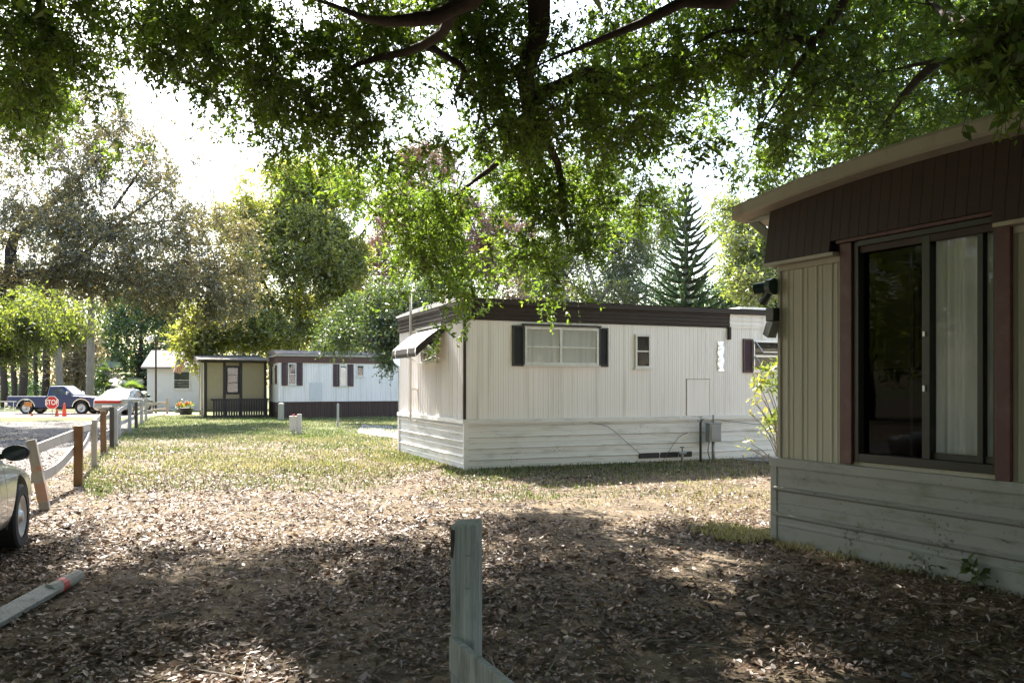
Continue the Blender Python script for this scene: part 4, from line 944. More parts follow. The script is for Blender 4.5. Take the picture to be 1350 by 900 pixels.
# two yellow-brown marker board by the truck wheel
g = G(37,548.6); t = thing('marker_board','small orange brown board on a stake in front of the blue truck wheel','marker board',g)
mb = MB(); mb.box((-.20,-.01,.50),(.20,.01,.74)); mb.build('board', pmat('marker',(.42,.17,.05),.7,.3,8), t); mb = MB(); mb.box((-.015,.011,0),(.015,.03,.7)); mb.build('stake', M['wood_grey'], t)
g = G(17.8,549); t = thing('wire_gate','low white wire frame standing left of the blue truck','wire frame',g)
mb = MB(); z1 = .78
for a in (-1.4,-.45,0): mb.tube([(a,0,0),(a,0,z1)],.014,6)
mb.tube([(-1.6,0,z1),(.15,0,z1)],.022,6); mb.tube([(-1.6,0,.35),(0,0,.35)],.008,6); mb.build('frame', M['window_white'], t)

g = G(388,572); ped = thing('utility_pedestal','beige utility box strapped to a white post with a red cap, alone on the lawn','utility box',g,R(8))
mb = MB(); mb.box((-.155,-.06,.13),(.085,.07,.58)); mb.box((-.165,-.07,.565),(.095,.08,.60)); mb.build('cabinet', pmat('ped_beige',(.46,.43,.37),.6,.08,6,dirt=(.25,.22,.17)), ped, bevel=.012)
mb = MB(); mb.box((.09,-.05,0),(.235,.06,.66)); mb.build('post', M['wood_white'], ped, bevel=.01)
mb = MB(); mb.tube([(-.03,0,0),(-.03,0,.14)],.05,10); mb.build('conduit', M['galv'], ped)
mb = MB(); mb.tube([(-.02,0,.60),(-.02,0,.66)],[.045,.03],10); mb.build('cap', M['red_paint'], ped)
for nm,lab,px,py,yt,w_,mk in (('yard_post','short grey meter post before the corner of the far white home',370.5,554,531,.22,'wood_grey'),('yard_post','thin grey yard post before the brown skirting, right of the utility box',445.5,563,532,.08,'wood_grey'),('yard_post','short white post by the porch steps',269.5,547,523,.22,'wood_white')):
    g = G(px,py); Y = g.y; h = (py-yt)/F*Y; t = thing(nm,lab,'post',g); mb = MB(); mb.box((-w_/2,-w_/2,0),(w_/2,w_/2,h-.03)); mb.build('shaft', M[mk], t, bevel=.01)
    mb = MB(); mb.add([(-w_/2-.01,-w_/2-.01,h-.03),(w_/2+.01,-w_/2-.01,h-.03),(w_/2+.01,w_/2+.01,h-.03),(-w_/2-.01,w_/2+.01,h-.03),(0,0,h+.03)],[(0,1,4),(1,2,4),(2,3,4),(3,0,4),(0,3,2,1)]); mb.build('cap', M[mk], t)
# satellite dish behind the white home's corner
Y = 30; g = P(527,470,Y); zc_ = g.z; g.z = 0; t = thing('satellite_dish','white dish on a thin pole peeking out behind the white home corner','satellite dish',g,R(35))
mb = MB(); n = 18; rg = [(0,0),(.15,.02),(.28,.07),(.36,.13)]
vs_ = [(r*math.cos(2*PI*k/n),-d,zc_+r*1.0*math.sin(2*PI*k/n)) for r,d in rg for k in range(n)]; mb.add(vs_,[(i*n+k,i*n+(k+1)%n,(i+1)*n+(k+1)%n,(i+1)*n+k) for i in range(3) for k in range(n)]); mb.build('dish', M['globe'], t, smooth=True)
mb = MB(); mb.tube([(0,.06,0),(0,.06,zc_)],.03,8); mb.tube([(0,.02,zc_-.3),(0,-.45,zc_)],.012,6); mb.build('pole', M['galv'], t)

# street lamp and flag
g = G(205.5,544.5); Y = g.y; zt_ = CAMH+(HY-440)/F*Y
lamp = thing('street_lamp','dark lamp post with a white globe before the small white house','street lamp',g)
mb = MB(); mb.tube([(0,0,0),(0,0,zt_-.2)],[.06,.05],10); zg = CAMH+(HY-447)/F*Y; mb.tube([(0,0,zg+.05),(-.2,0,zg+.12),(-.33,0,zg+.12)],.025,8); mb.build('pole', pmat('lamp_pole',(.06,.035,.025),.6,.2,5), lamp)
mb = MB(); mb.ball((-.33,0,zg-.05),.17,16,10); mb.build('globe', M['globe'], lamp, smooth=True)
mb = MB(); mb.tube([(-.33,0,zg+.12),(-.33,0,zg+.15),(-.33,0,zg+.20)],[.12,.10,.02],14); mb.build('lamp_cap', M['black'], lamp)
Y = 45.5; g = P(262,530,Y)
fg = thing('flag','american stars and stripes flag hanging on a slanted staff by the porch','flag',(g.x,g.y,0))
rel = lambda px,py,dy=0: P(px,py,Y)-Vector((g.x,g.y,0))+Vector((0,dy,0))
mb = MB(); s0,s1 = rel(264,488),rel(237,468); mb.tube([s0,s1],.018,8); mb.tube([(s0.x,0,0),(s0.x,0,s0.z+.1)],.05,8); mb.build('staff', M['wood_brown'], fg)
mb = MB(); nx,nz = 26,20
A,B,C_,D_ = rel(233.5,472.5),rel(244.5,473.5),rel(227.5,489.5),rel(238.5,493.0)   # top-left, top-right (hoist along staff), bottom
def fpnt(u,v):
    p = A.lerp(B,u).lerp(C_.lerp(D_,u),v); return p+Vector((0,.06*math.sin(u*7+v*3)*(.3+v),0))
# the hoist hangs from the staff: stripes run down the cloth
for i in range(nx):
    for j in range(nz):
        u0,u1,v0,v1 = i/nx,(i+1)/nx,j/nz,(j+1)/nz; st_ = int(i*13/nx)
        mi = 0 if st_ % 2 == 0 else 1
        if v0 < .40 and i < 14: mi = 2
        if mi == 2 and (i % 3 == 1) and (j % 3 == 1): mi = 1
        mb.add([fpnt(u0,v0),fpnt(u1,v0),fpnt(u1,v1),fpnt(u0,v1)],[(0,1,2,3)],mi)
mb.build('cloth', [M['flag_red'],M['flag_white'],M['flag_blue']], fg, recalc=False)

# flower pot near the house
g = G(245,546); t = thing('flower_planter','dark planter of orange flowers beside the small white house','planter',g)
mb = MB(); mb.tube([(0,0,0),(0,0,.32),(0,0,.36)],[.30,.42,.44],16); mb.build('pot', M['terracotta'], t)
q,var,_,_ = sprays(np.array([(x,y,.45) for x in (-.25,0,.25) for y in (-.2,.15)]),6,.22,6,.10,-.6); quads_mesh('foliage', q, LEAF['lime'], var, t)
mb = MB()
for k in range(26): mb.ball((random.uniform(-.42,.42),random.uniform(-.4,.1),random.uniform(.5,.68)),.05,6,4)
mb.build('flowers', M['flower_orange'], t)

kind(MB().add([(v.x,v.y,.012) for v in (G(472,566),G(560,575),G(560,563),G(478,560))],[(0,1,2,3)]).build('driveway', M['slab']),'structure','dark parking strip before the brown skirting','driveway')
kind(MB().add([(v.x,v.y,.016) for v in (G(472,571),G(560,583),G(560,575.2),G(472,566.2))],[(0,1,2,3)]).build('path', M['concrete']),'structure','pale concrete path beside the white home','path')

# ------------------------------------------------------------------ trees
# 1. the live oak whose limbs hang over the yard
GRID = ["999999999999999999999998499",
        "999898877899889999996895999",
        "998735769976899999876999999",
        "543101357754899988559999876",
        "000000037754898875137755400",
        "000000002668999852012000000",
        "000000000079978720000000000",
        "000000000025614420000000000",
        "000000000002101000000000000"]
rng = np.random.default_rng(5)
att = []
def hole(x, y): return mnoise.noise(Vector((x*.95,y*.62,5)))+.5*mnoise.noise(Vector((x*2.3,y*1.6,8))) < -.22
def try_add(p, gate=True):
    if not sunlit_clear(p) and rng.uniform() > .03: return
    (_, (hx,hy)) = shadow_px(p)
    if hole(hx,hy) and rng.uniform() < .72: return
    att.append(p)
for r_,row in enumerate(GRID):
    for c_,ch in enumerate(row):
        dn = int(ch)
        if dn == 0: continue
        k = rng.poisson((dn/9)**1.5*(26 if r_ < 4 else 27))
        for _ in range(k):
            px,py = (c_+rng.uniform())*50,(r_+rng.uniform())*50
            if r_ <= 3: Y = rng.uniform(9.6,12.6 if 380 < px < 760 else 14.0)
            else: Y = rng.uniform(11.3,13.8)
            if px > 1000: Y = rng.uniform(9.5,16.5)
            if r_ >= 7: Y = rng.uniform(11,13.2)
            p = np.array(P(px,py,Y))
            if mnoise.noise(Vector(p*.9)) < -.14: continue
            # keep clear of the two homes
            lx_ = (p[0]-D0.x)*D.x+(p[1]-D0.y)*D.y; ly_ = (p[0]-D0.x)*DN.x+(p[1]-D0.y)*DN.y
            if -.8 < lx_ < 5 and -.6 < ly_ < 14 and p[2] < 4.3: continue
            try_add(p)
for _ in range(330):      # the same layer carried on just above the picture
    px,py,Y = rng.uniform(-60,1400),rng.uniform(-85,4),rng.uniform(9.8,13.6)
    p = np.array(P(px,py,Y))
    if mnoise.noise(Vector(p*.9)) > -.2: try_add(p)
# the rest of the crown, higher and beside the picture: it shades the front of the yard
n_in = len(att); k = 0; hi = []
def in_grid(p):
    if p[1] < .8: return 0
    py = HY-F*(p[2]-CAMH)/p[1]; px = CX+F*p[0]/p[1]
    if not (-20 < px < 1370 and py > -75): return 0
    r_,c_ = int(max(py,0)//50), int(min(max(px,0),1349)//50)
    return -1 if r_ > 2 or int(GRID[r_][c_]) < 7 else 1
while k < 12500:
    k += 1
    gx_,gy_ = rng.uniform(-7.5,8.5), rng.uniform(-1.5,11.6)
    if gy_ > 1 and inpoly(CX+F*gx_/gy_, HY+F*CAMH/gy_, LIT): continue
    if hole(gx_,gy_): continue
    z = rng.uniform(5.2,10.5); p = np.array((gx_+SUN_AZ.x*KS*z, gy_+SUN_AZ.y*KS*z, z))
    g_ = in_grid(p)
    if g_ != 0: continue
    hi.append(p)
att = np.array(att)
def L3(seq): return [(*P(px,py,Y),r) for px,py,Y,r in seq]
limbs = [
 [(2.2,-3.2,-.1,.62),(2.1,-3.0,1.2,.48),(1.9,-2.5,2.8,.42),(1.6,-1.0,4.6,.36),(1.2,2.0,6.0,.30),(.9,5.0,6.6,.24)],
 [(.9,5.0,6.6,.24),(.6,7.5,6.45,.20)]+L3([(722,-60,9.2,.17),(712,40,9.8,.15),(692,95,10.3,.135),(700,160,10.8,.10),(665,205,11.2,.075),(625,240,11.6,.06),(590,265,12.0,.045),(545,300,12.4,.025)]),
 L3([(700,160,10.8,.085),(735,215,11.3,.06),(745,280,11.9,.045),(752,345,12.3,.028)]),
 L3([(706,125,10.5,.09),(770,97,10.9,.085),(815,103,11.2,.08),(870,92,11.6,.065),(935,60,12.2,.05),(1000,40,12.8,.03)]),
 L3([(770,97,10.9,.07),(800,125,11.2,.055),(835,127,11.4,.05),(868,112,11.6,.045),(905,125,12.0,.035),(950,150,12.5,.02)]),
 [(1.2,2.0,6.0,.22),(2.2,5.0,6.9,.17)]+L3([(1010,-40,8.6,.13),(900,5,9.0,.10),(800,50,9.3,.085),(735,75,9.3,.075),(668,107,9.2,.05)]),
 [(.9,5.0,6.6,.20),(.2,7.2,6.3,.15)]+L3([(640,-25,8.6,.12),(600,10,8.8,.10),(545,28,8.8,.09),(480,22,9.0,.07),(400,-6,9.4,.05),(330,-10,9.8,.03)]),
 L3([(600,10,8.8,.08),(590,32,9.0,.075),(560,60,9.4,.06),(500,78,9.9,.05),(450,95,10.4,.04),(390,130,11,.02)]),
 L3([(560,60,9.4,.05),(590,75,9.8,.045),(612,95,10.1,.04),(600,130,10.6,.03),(610,170,11,.02)]),
 [(2.2,5.0,6.9,.17),(3.2,7.0,6.4,.13)]+L3([(1120,-10,9.2,.065),(1075,55,9.6,.055),(1035,115,10.1,.045),(995,180,10.8,.03),(985,235,11.4,.018)]),
 L3([(1075,55,9.6,.06),(1000,40,9.9,.05),(940,45,10.3,.04),(900,70,10.8,.025)]),
 [(1.9,-2.5,2.8,.34),(-.5,.5,5.2,.28),(-2.6,4.5,6.4,.22),(-4.6,8.2,6.7,.16),(-6.2,11.0,6.3,.11),(-7.0,13.0,5.6,.06)],
 [(-2.6,4.5,6.4,.18),(-6,5.5,7.2,.13),(-9.5,7.0,7.6,.09),(-12,9,7.4,.05)],
 [(-4.6,8.2,6.7,.06),(-4.0,10.5,6.6,.035),(-3.6,12.3,6.0,.022),(-3.5,13.2,5.5,.012)],
 [(1.6,-1.0,4.6,.28),(4.6,.6,6.6,.2),(7.0,2.5,7.6,.13),(8,5,8,.07)],
 [(1.2,2.0,6.0,.22),(-1.5,5,8.2,.15),(-3,9,9.2,.1),(-4,12,9.4,.05)],
]
print('oak attractors', n_in, len(att))
tree('live_oak','large spreading live oak whose limbs hang over the yard and white home','tree',(2.2,-3.2,0),limbs,att,'oak',(8,.36,14,.072),'bark_dark',.45,rng=rng,high=np.array(hi),sag=.10,twig_r=.0035)

# 2. second oak over the near roof, right
rng = np.random.default_rng(9); att2 = []
for _ in range(900):
    px,py,Y = rng.uniform(1010,1500),rng.uniform(-120,215),rng.uniform(8.5,17)
    if px < 1150 and py > 180: continue
    p = np.array(P(px,py,Y))
    if p[2] < 4.2 or mnoise.noise(Vector(p*.8)) < -.15: continue
    att2.append(p)
for _ in range(26): att2.append(np.array(P(rng.uniform(1312,1400),rng.uniform(10,85),rng.uniform(4.6,5.2))))
limbs2 = [[(9.4,3.2,-.1,.5),(9.2,3.4,2.0,.38),(8.4,4.0,3.6,.30),(6.8,5.6,4.5,.22)]+L3([(1380,95,7.0,.15),(1300,85,7.6,.11),(1235,82,8.4,.085),(1180,92,9.4,.06),(1120,105,10.5,.03)]),
  L3([(1300,85,7.6,.09),(1285,40,8.2,.07),(1245,20,9.2,.05),(1200,-20,10.4,.03)]),L3([(1235,82,8.4,.06),(1190,125,9.2,.045),(1172,160,10,.03),(1165,190,10.6,.02)]),
  [(8.4,4.0,3.6,.24),(8.6,6.5,6.0,.18),(8.2,10,7.2,.1),(7.6,13,7.6,.05)],[(6.8,5.6,4.5,.07)]+L3([(1420,40,5.6,.03),(1350,50,4.9,.012)])]
tree('live_oak','oak behind the near cream home with a thick limb entering over its roof at right','tree',(9.4,3.2,0),limbs2,np.array(att2),'oak',(8,.42,12,.075),'bark_dark',.35,rng=rng)

# 3. greyish glittering oak across the road at left
rng = np.random.default_rng(21)
def pxblobs(lst): return [(tuple(P(px,py,Y)),(rx/F*Y,rx/F*Y*.9,ry/F*Y),n) for px,py,Y,rx,ry,n in lst]
b = pxblobs([(40,235,36,110,95,300),(60,330,34,120,60,260),(180,270,36,110,85,270),(180,350,34,110,55,250),(262,320,38,85,60,170),(300,378,38,80,40,150),(-80,280,36,110,110,150),(90,160,38,100,60,150),(250,390,36,70,40,90),(-60,160,38,120,80,100),(180,200,37,70,50,60)])
b = [(c_,r_,int(n_*.8)) for c_,r_,n_ in b]+[((-28,33,6.5),(5.5,5.5,2.5),200),((-23,40,7.0),(5.5,5,1.8),110),((-31,42,7),(6,5,2.5),160),((-22.5,28,6.9),(5,4,1.8),230),((-27,24,7.2),(5,5,2),160)]
at3 = blob_points(b, rng, -.18, .5, .2)
at3 = np.array([p for p in at3 if sunlit_clear(p)])
bare = np.array([P(px,py,37) + Vector((0,rng.uniform(-2,2),0)) for px,py in [(215,150),(230,170),(250,150),(258,180),(275,175),(290,170),(296,195),(280,210),(255,215),(300,230),(240,195),(210,190),(310,260),(205,140),(270,160),(285,225),(265,235)]])
limbs3 = [[(-22.5,35,-.1,.65),(-22.2,35,2.5,.5),(-21,35,4.8,.42)]+L3([(-10,368,35,.30),(80,362,35,.24),(150,368,35.5,.18),(220,385,36,.12),(300,395,37,.07),(360,410,38,.03)]),
 [(-21,35,4.8,.36)]+L3([(20,310,36,.24),(90,250,37,.15),(150,190,37,.08)]),L3([(80,362,35,.15),(150,300,36,.09),(215,250,37,.045),(290,180,37,.010)]),L3([(150,300,36,.07),(230,290,37,.045),(300,285,38,.012)]),
 L3([(150,275,36,.08),(190,215,37,.05),(215,150,37,.02)]),[(-21,35,4.8,.3),(-23,34,8,.2),(-25,35,11,.08)]]
tree('live_oak','grey leaved glittering oak with a long low limb across the gravel road','tree',(-22.5,35,0),limbs3,np.concatenate([at3,bare]),'grey_oak',(7,.75,14,.11),'bark_dark',.15,rng=rng,step=.8,sag=.05,twig_r=.008,r_tip=.010,r_max=.09)

# 4. bright low branches over the lane at far left
rng = np.random.default_rng(22)
at4 = blob_points(pxblobs([(30,420,25,70,30,120),(85,430,27,45,25,72),(20,455,26,50,22,60),(-60,430,25,60,40,100),(60,400,27,50,18,48),(115,425,28,18,22,20)]), rng, -.02, .9, .0)
at4 = np.array([p for p in at4 if sunlit_clear(p)])
tree('laurel_oak','yellow green low branched tree at the far left before the woods','tree',(-19.5,26,0),[[(-19.5,26,-.1,.35),(-19.2,26,2,.28),(-18,26,3.6,.2)]+L3([(-5,415,26,.14),(40,412,26,.09),(85,422,27,.04)]),[(-19.2,26,2,.2),(-20,25.5,4.5,.12),(-19,25,5.5,.05)]],at4,'lime',(6,.55,11,.095),'bark_dark',.4,rng=rng,step=.6,twig_r=.006,r_tip=.008)

# 5. yellow-green tree behind the far home
rng = np.random.default_rng(23)
at5 = blob_points(pxblobs([(375,260,50,60,50,308),(430,250,51,55,40,224),(330,300,50,45,40,168),(400,320,49,75,50,336),(350,370,48,60,45,224),(440,340,50,50,50,224),(300,430,46,55,30,196),(260,450,45,32,22,100),(350,440,47,50,25,140),(430,420,49,55,40,196)]), rng, -.22, .35, .25)
tree('water_oak','tall yellow green tree with forked dark trunk behind the far white home','tree',tuple(G(390,543.5)),
 [[(*G(390,543.5),.55),(-13.0,49.5,2,.45),(-12.9,49.5,4.2,.38)]+L3([(392,410,50,.28),(400,350,50,.2),(410,280,50,.12),(405,230,50,.05)]),[(-12.9,49.5,4.0,.28)]+L3([(372,420,49,.2),(350,380,49,.14),(330,320,49.5,.06)]),[(-12.9,49.5,3.6,.2)]+L3([(365,452,48,.15),(320,452,46.5,.1),(265,452,45,.04)]),L3([(393,425,50,.22),(430,370,50.5,.14),(490,290,52,.07),(515,240,54,.03)])],
 at5,'yellowgreen',(6,1.0,11,.17),'bark_dark',.1,rng=rng,step=1.1,sag=.04,twig_r=.012,r_tip=.014,r_max=.10)

# 6. pinkish budding maple
rng = np.random.default_rng(24)
at6 = blob_points(pxblobs([(480,370,60,55,55,135),(535,310,60,50,70,150),(600,330,60,60,80,180),(670,360,60,55,70,165),(440,400,60,40,40,75),(560,230,62,45,40,75),(720,360,61,40,50,75)]), rng, -.3, .3, .2)
tree('red_maple','pinkish brown budding maple rising behind the white home','tree',(-7,60,0),[[(-7,60,-.1,.4),(-6.9,60,4,.32)]+L3([(560,380,60,.22),(570,300,60,.12),(572,230,61,.05)]),[(-6.9,60,4,.22)]+L3([(500,400,60,.14),(470,350,60,.06)]),[(-6.9,60,3.5,.22)]+L3([(630,400,60,.14),(680,350,60,.06)])],at6,'pink',(9,1.0,12,.17),'bark_grey',-.6,rng=rng,step=1.2,twig_r=.014,r_tip=.016,aspect=.35)

# 7. glossy tree between the homes
rng = np.random.default_rng(25)
at7 = blob_points(pxblobs([(470,415,36,50,30,96),(520,400,35,45,40,112),(490,446,34,38,18,44),(462,436,35,40,20,46),(512,462,34,14,24,22),(550,420,34,50,45,128),(516,478,33,14,14,12),(590,400,35,45,45,96),(440,440,37,30,25,41)]), rng, -.25, .5, .15)
tree('camphor_tree','dark glossy leaved tree between the white home and the far home','tree',tuple(G(575,557)),[[(*G(575,557),.3),(*P(572,500,35.5),.24),(*P(560,440,35.5),.18),(*P(540,400,35.5),.1),(*P(500,390,36),.04)],[(*P(566,470,35.5),.16),(*P(530,460,35),.1),(*P(480,455,34.5),.04)],[(*P(562,450,35.5),.14),(*P(590,410,35.5),.08),(*P(600,375,35.5),.03)]],at7,'glossy',(6,.6,11,.115),'bark_dark',.3,rng=rng,step=.7,twig_r=.007,r_tip=.009)

# 8. open oaks behind the white home
rng = np.random.default_rng(26)
at8 = blob_points(pxblobs([(760,300,48,50,45,102),(820,330,47,55,50,119),(860,290,49,35,45,68),(800,390,46,60,25,85),(740,370,48,40,40,68),(700,330,50,40,50,61),(780,250,50,50,35,57)]), rng, -.05, .4, .2)
tree('water_oak','open pale green oak with bare grey limbs behind the white home roof','tree',(4.2,47,0),[[(4.2,47,-.1,.4),(4.2,47,3.2,.3)]+L3([(790,395,47,.2),(820,360,47,.13),(850,310,48,.05)]),[(4.2,47,3.2,.24)]+L3([(745,395,47,.15),(720,350,48,.06)]),[(4.2,47,3.2,.2)]+L3([(830,402,46,.14),(870,385,46,.05)]),L3([(790,395,47,.15),(770,330,48,.08),(770,270,49,.03)])],at8,'mid',(7,.9,10,.15),'bark_grey',.1,rng=rng,step=1,twig_r=.012,r_tip=.014,r_max=.1)

# 9. Norfolk pine
rng = np.random.default_rng(27); nb_ = G(905,551); nY = 41.0; nX = (905-CX)/F*nY
pine = thing('norfolk_pine','symmetrical dark green norfolk pine standing tall behind the white home','tree',(nX,nY,0))
top = CAMH+(HY-238)/F*nY; mb = MB(); mb.tube([(0,0,-.05),(0,0,top*.5),(0,0,top)],[.24,.15,.02],10); mb.build('trunk', M['bark_grey'], pine)
bq = []; br = MB(); z = 1.6
while z < top-.15:
    u = z/top; Lb = max(.10,(1-u)**.74*3.3)*rng.uniform(.9,1.08); nbk = 9; ph0 = rng.uniform(0,2*PI)
    for k in range(nbk):
        a = ph0+2*PI*k/nbk+rng.uniform(-.15,.15); Lk = Lb*rng.uniform(.62,1.15); dr = np.array((math.cos(a),math.sin(a),0))
        pts = [np.array((0,0,z))+dr*Lk*t+np.array((0,0,Lk*(.05*t+.42*t*t*(.45+.75*u)))) for t in np.linspace(0,1,9)]
        br.tube(pts,[.03*(1-t)+.006 for t in np.linspace(0,1,9)],4,cap=False)
        m = int(70+Lk*270); t = np.sort(rng.uniform(.10,1.0,m)); P_ = np.array(pts); idx = np.clip((t*8).astype(int),0,7); fr_ = (t*8-idx)[:,None]
        base = P_[idx]*(1-fr_)+P_[idx+1]*fr_; tang = unit(P_[idx+1]-P_[idx]); side_ = np.cross(tang,(0,0,1)); 
        d = unit(tang*.75+side_*rng.choice([-1,1],m)[:,None]*rng.uniform(.2,1.1,(m,1))+np.array((0,0,.5))*rng.uniform(.1,1.2,(m,1)))
        L_ = rng.uniform(.14,.32,m)*(1.0-.35*t)*(1-.45*u); bq.append(leaf_quads(base,d,unit(rng.normal(size=(m,3))),L_,L_*.42))
    z += .40*(1-.12*u)
br.build('branches', M['bark_grey'], pine, recalc=False)
bq = np.concatenate(bq); quads_mesh('crown', bq, LEAF['pine'], rng.uniform(0,1,len(bq)), pine)

# 10. tree behind the near home (below its eave)
rng = np.random.default_rng(28)
at10 = blob_points(pxblobs([(985,320,27,40,45,108),(1000,370,26,35,30,79),(960,280,28,25,30,46),(1040,330,27,60,60,108),(970,360,27,22,25,32)]), rng, -.25, .5, .15)
tree('laurel_oak','light green leafy tree just left of the near home eave, behind its corner','tree',(9.6,27.5,0),[[(9.6,27.5,-.1,.28),(9.4,27.4,2.5,.22),(9.0,27,4.5,.15),(8.3,27,6.5,.06)],[(9.2,27.2,3.6,.14),(8.2,26.6,5,.06)],[(9.4,27.4,3,.14),(10.5,27,5.5,.06)]],at10,'lime',(6,.55,11,.10),'bark_grey',.3,rng=rng,step=.6,twig_r=.006,r_tip=.008)

# 11. dark evergreen behind the small house, and its neighbours
for i,(lab,px,Y,blobs,lk,seed) in enumerate([
  ('dark green dense tree behind the pale sedan and lamp post',185,72,[(185,430,72,55,50,204),(165,490,71,50,35,119),(220,480,72,40,40,102),(190,380,73,40,30,68)],'dark',31),
  ('brighter green round topped tree right of the dark dense one',165,80,[(165,410,80,40,30,102),(230,415,79,35,30,85)],'lime',32),
  ('dark tree in the gap right of the norfolk pine',980,60,[(985,400,60,45,35,102),(1015,380,60,40,50,102),(940,400,62,40,30,68)],'dark',33),
  ('hazy pale tree behind the norfolk pine',850,75,[(840,330,75,60,70,153),(890,380,74,40,30,60)],'mid',34),
  ('tan mossy tree between the woods trunks at far left',100,66,[(100,455,66,26,22,68),(92,490,65,20,22,44)],'tan',35),
  ('broad green tree far behind the pinkish maple',600,82,[(560,330,82,80,80,261),(680,330,83,80,80,261),(640,250,84,70,50,154),(560,215,84,50,40,98),(700,215,85,60,35,98),(780,240,85,60,50,112)],'mid',36)]):
    rng = np.random.default_rng(seed); a_ = blob_points(pxblobs(blobs), rng, -.25, .3, .25); bx = (px-CX)/F*Y; zt_ = float(a_[:,2].max())
    tree('shade_tree',lab,'tree',(bx,Y,0),[[(bx,Y,-.1,.3),(bx,Y,zt_*.4,.22),(bx+.3,Y,zt_*.7,.1)]],a_,lk,(6,1.1,9,.24),'bark_dark',.2,rng=rng,step=1.3,twig_r=0,r_tip=.02,r_max=.1)

# 11a. unseen oak added behind the viewer; its crown blocks sky to deepen shade
rng = np.random.default_rng(80); a_ = []
while len(a_) < 4200:
    p = np.array((rng.uniform(-17,15), rng.uniform(-15,6.5), rng.uniform(5.0,11)))
    if p[1] > .3 and HY-F*(p[2]-CAMH)/p[1] > -60 and abs(p[0]/p[1]) < .75: continue
    if ((p[0]+1)/16)**2+((p[1]+4)/11)**2 > 1 or mnoise.noise(Vector(p*.5)) < -.25 or not sunlit_clear(p): continue
    a_.append(p)
a_ = np.array(a_)
tree('live_oak','live oak behind the viewer, its crown closing over the foreground','tree',(-3.5,-8,0),[[(-3.5,-8,-.1,.6),(-3.5,-8,2,.45),(-3.3,-7.8,4,.4),(-2,-6.5,6.5,.25),(1,-4,8,.12)],[(-3.4,-7.9,3.4,.3),(-7,-6,6.5,.2),(-11,-3,7.5,.1)],[(-3.4,-7.9,3.8,.3),(1.5,-9.5,6.5,.2),(7,-8,7.5,.1)],[(-3.3,-7.8,4,.28),(-5,-3,7,.16),(-6,2,8,.07)]],a_,'oak',(6,.6,10,.20),'bark_dark',.3,rng=rng,step=.9,twig_r=0,r_tip=.008,r_max=.09)

# 11b. trees mirrored in the near window, then unseen oaks added to block sky
for lab,x,y,h,lk,seed in (('oak outside the left edge, across the gravel road from the near car',-23,8,8.5,'lime',81),('second oak outside the left edge, behind the parked beige car',-21,-3,8,'oak',82),('oak far outside the left edge beyond the road',-32,15,10,'yellowgreen',83),('oak beside the viewer left of the road bend, outside the picture',-14,-7,8,'oak',84),('low oak close left of the viewer, outside the picture',-11.5,1.0,7,'oak',85),('shade oak well behind the viewer to the right',7,-15,9,'oak',86),('shade oak well behind the viewer to the left',-8,-17,9,'oak',87),('shade oak behind the near cream home',15,-5,9,'oak',88)):
    rng = np.random.default_rng(seed); a_ = blob_points([((x,y,h*.62),(5,5,h*.42),330),((x+2,y+2,h*.42),(3.5,3.5,1.8),110)], rng, -.2, .35, .2)
    tree('shade_tree',lab,'tree',(x,y,0),[[(x,y,-.1,.35),(x,y,h*.35,.28),(x+.3,y,h*.75,.1)]],a_,lk,(6,.8,9,.20),'bark_dark',.2,rng=rng,step=1.0,twig_r=0,r_tip=.012,r_max=.1)

# 12. palmettos beside the dark tree
def palm(label, px, py, Y, h, n, L):
    rng = np.random.default_rng(int(px)); g = P(px,py,Y); g.z = 0; t = thing('palmetto', label, 'palm', g)
    mb = MB(); mb.tube([(0,0,0),(0,0,h)],[.16,.13],9); mb.build('trunk', M['bark_grey'], t); qs = []; st_ = MB()
    for k in range(n):
        a = rng.uniform(0,2*PI); e = rng.uniform(-.4,1.2); d = np.array((math.cos(a)*math.cos(e),math.sin(a)*math.cos(e),math.sin(e))); c = np.array((0,0,h))+d*L
        st_.tube([(0,0,h),tuple(c)],[.02,.012],4,cap=False); sd = unit(np.cross(d,(0,0,1))+1e-6); up = np.cross(sd,d)
        for f_ in np.linspace(-1.25,1.25,17):
            dd = unit(d*math.cos(f_)+sd*math.sin(f_)-np.array((0,0,.25))); qs.append((c,dd,up))
    m = len(qs); base = np.array([q[0] for q in qs]); dd = np.array([q[1] for q in qs]); up = np.array([q[2] for q in qs]); L_ = np.full(m,L*.8)
    quads_mesh('crown', leaf_quads(base,dd,up,L_,L_*.09), LEAF['glossy'], rng.uniform(.3,1,m), t); st_.build('stalks', M['bark_grey'], t, recalc=False)
palm('fan palm with shining fronds left of the dark dense tree',148,520,64,2.2,22,.95)
palm('lower fan palm just left of the small white house',172,520,60,1.0,18,.8)

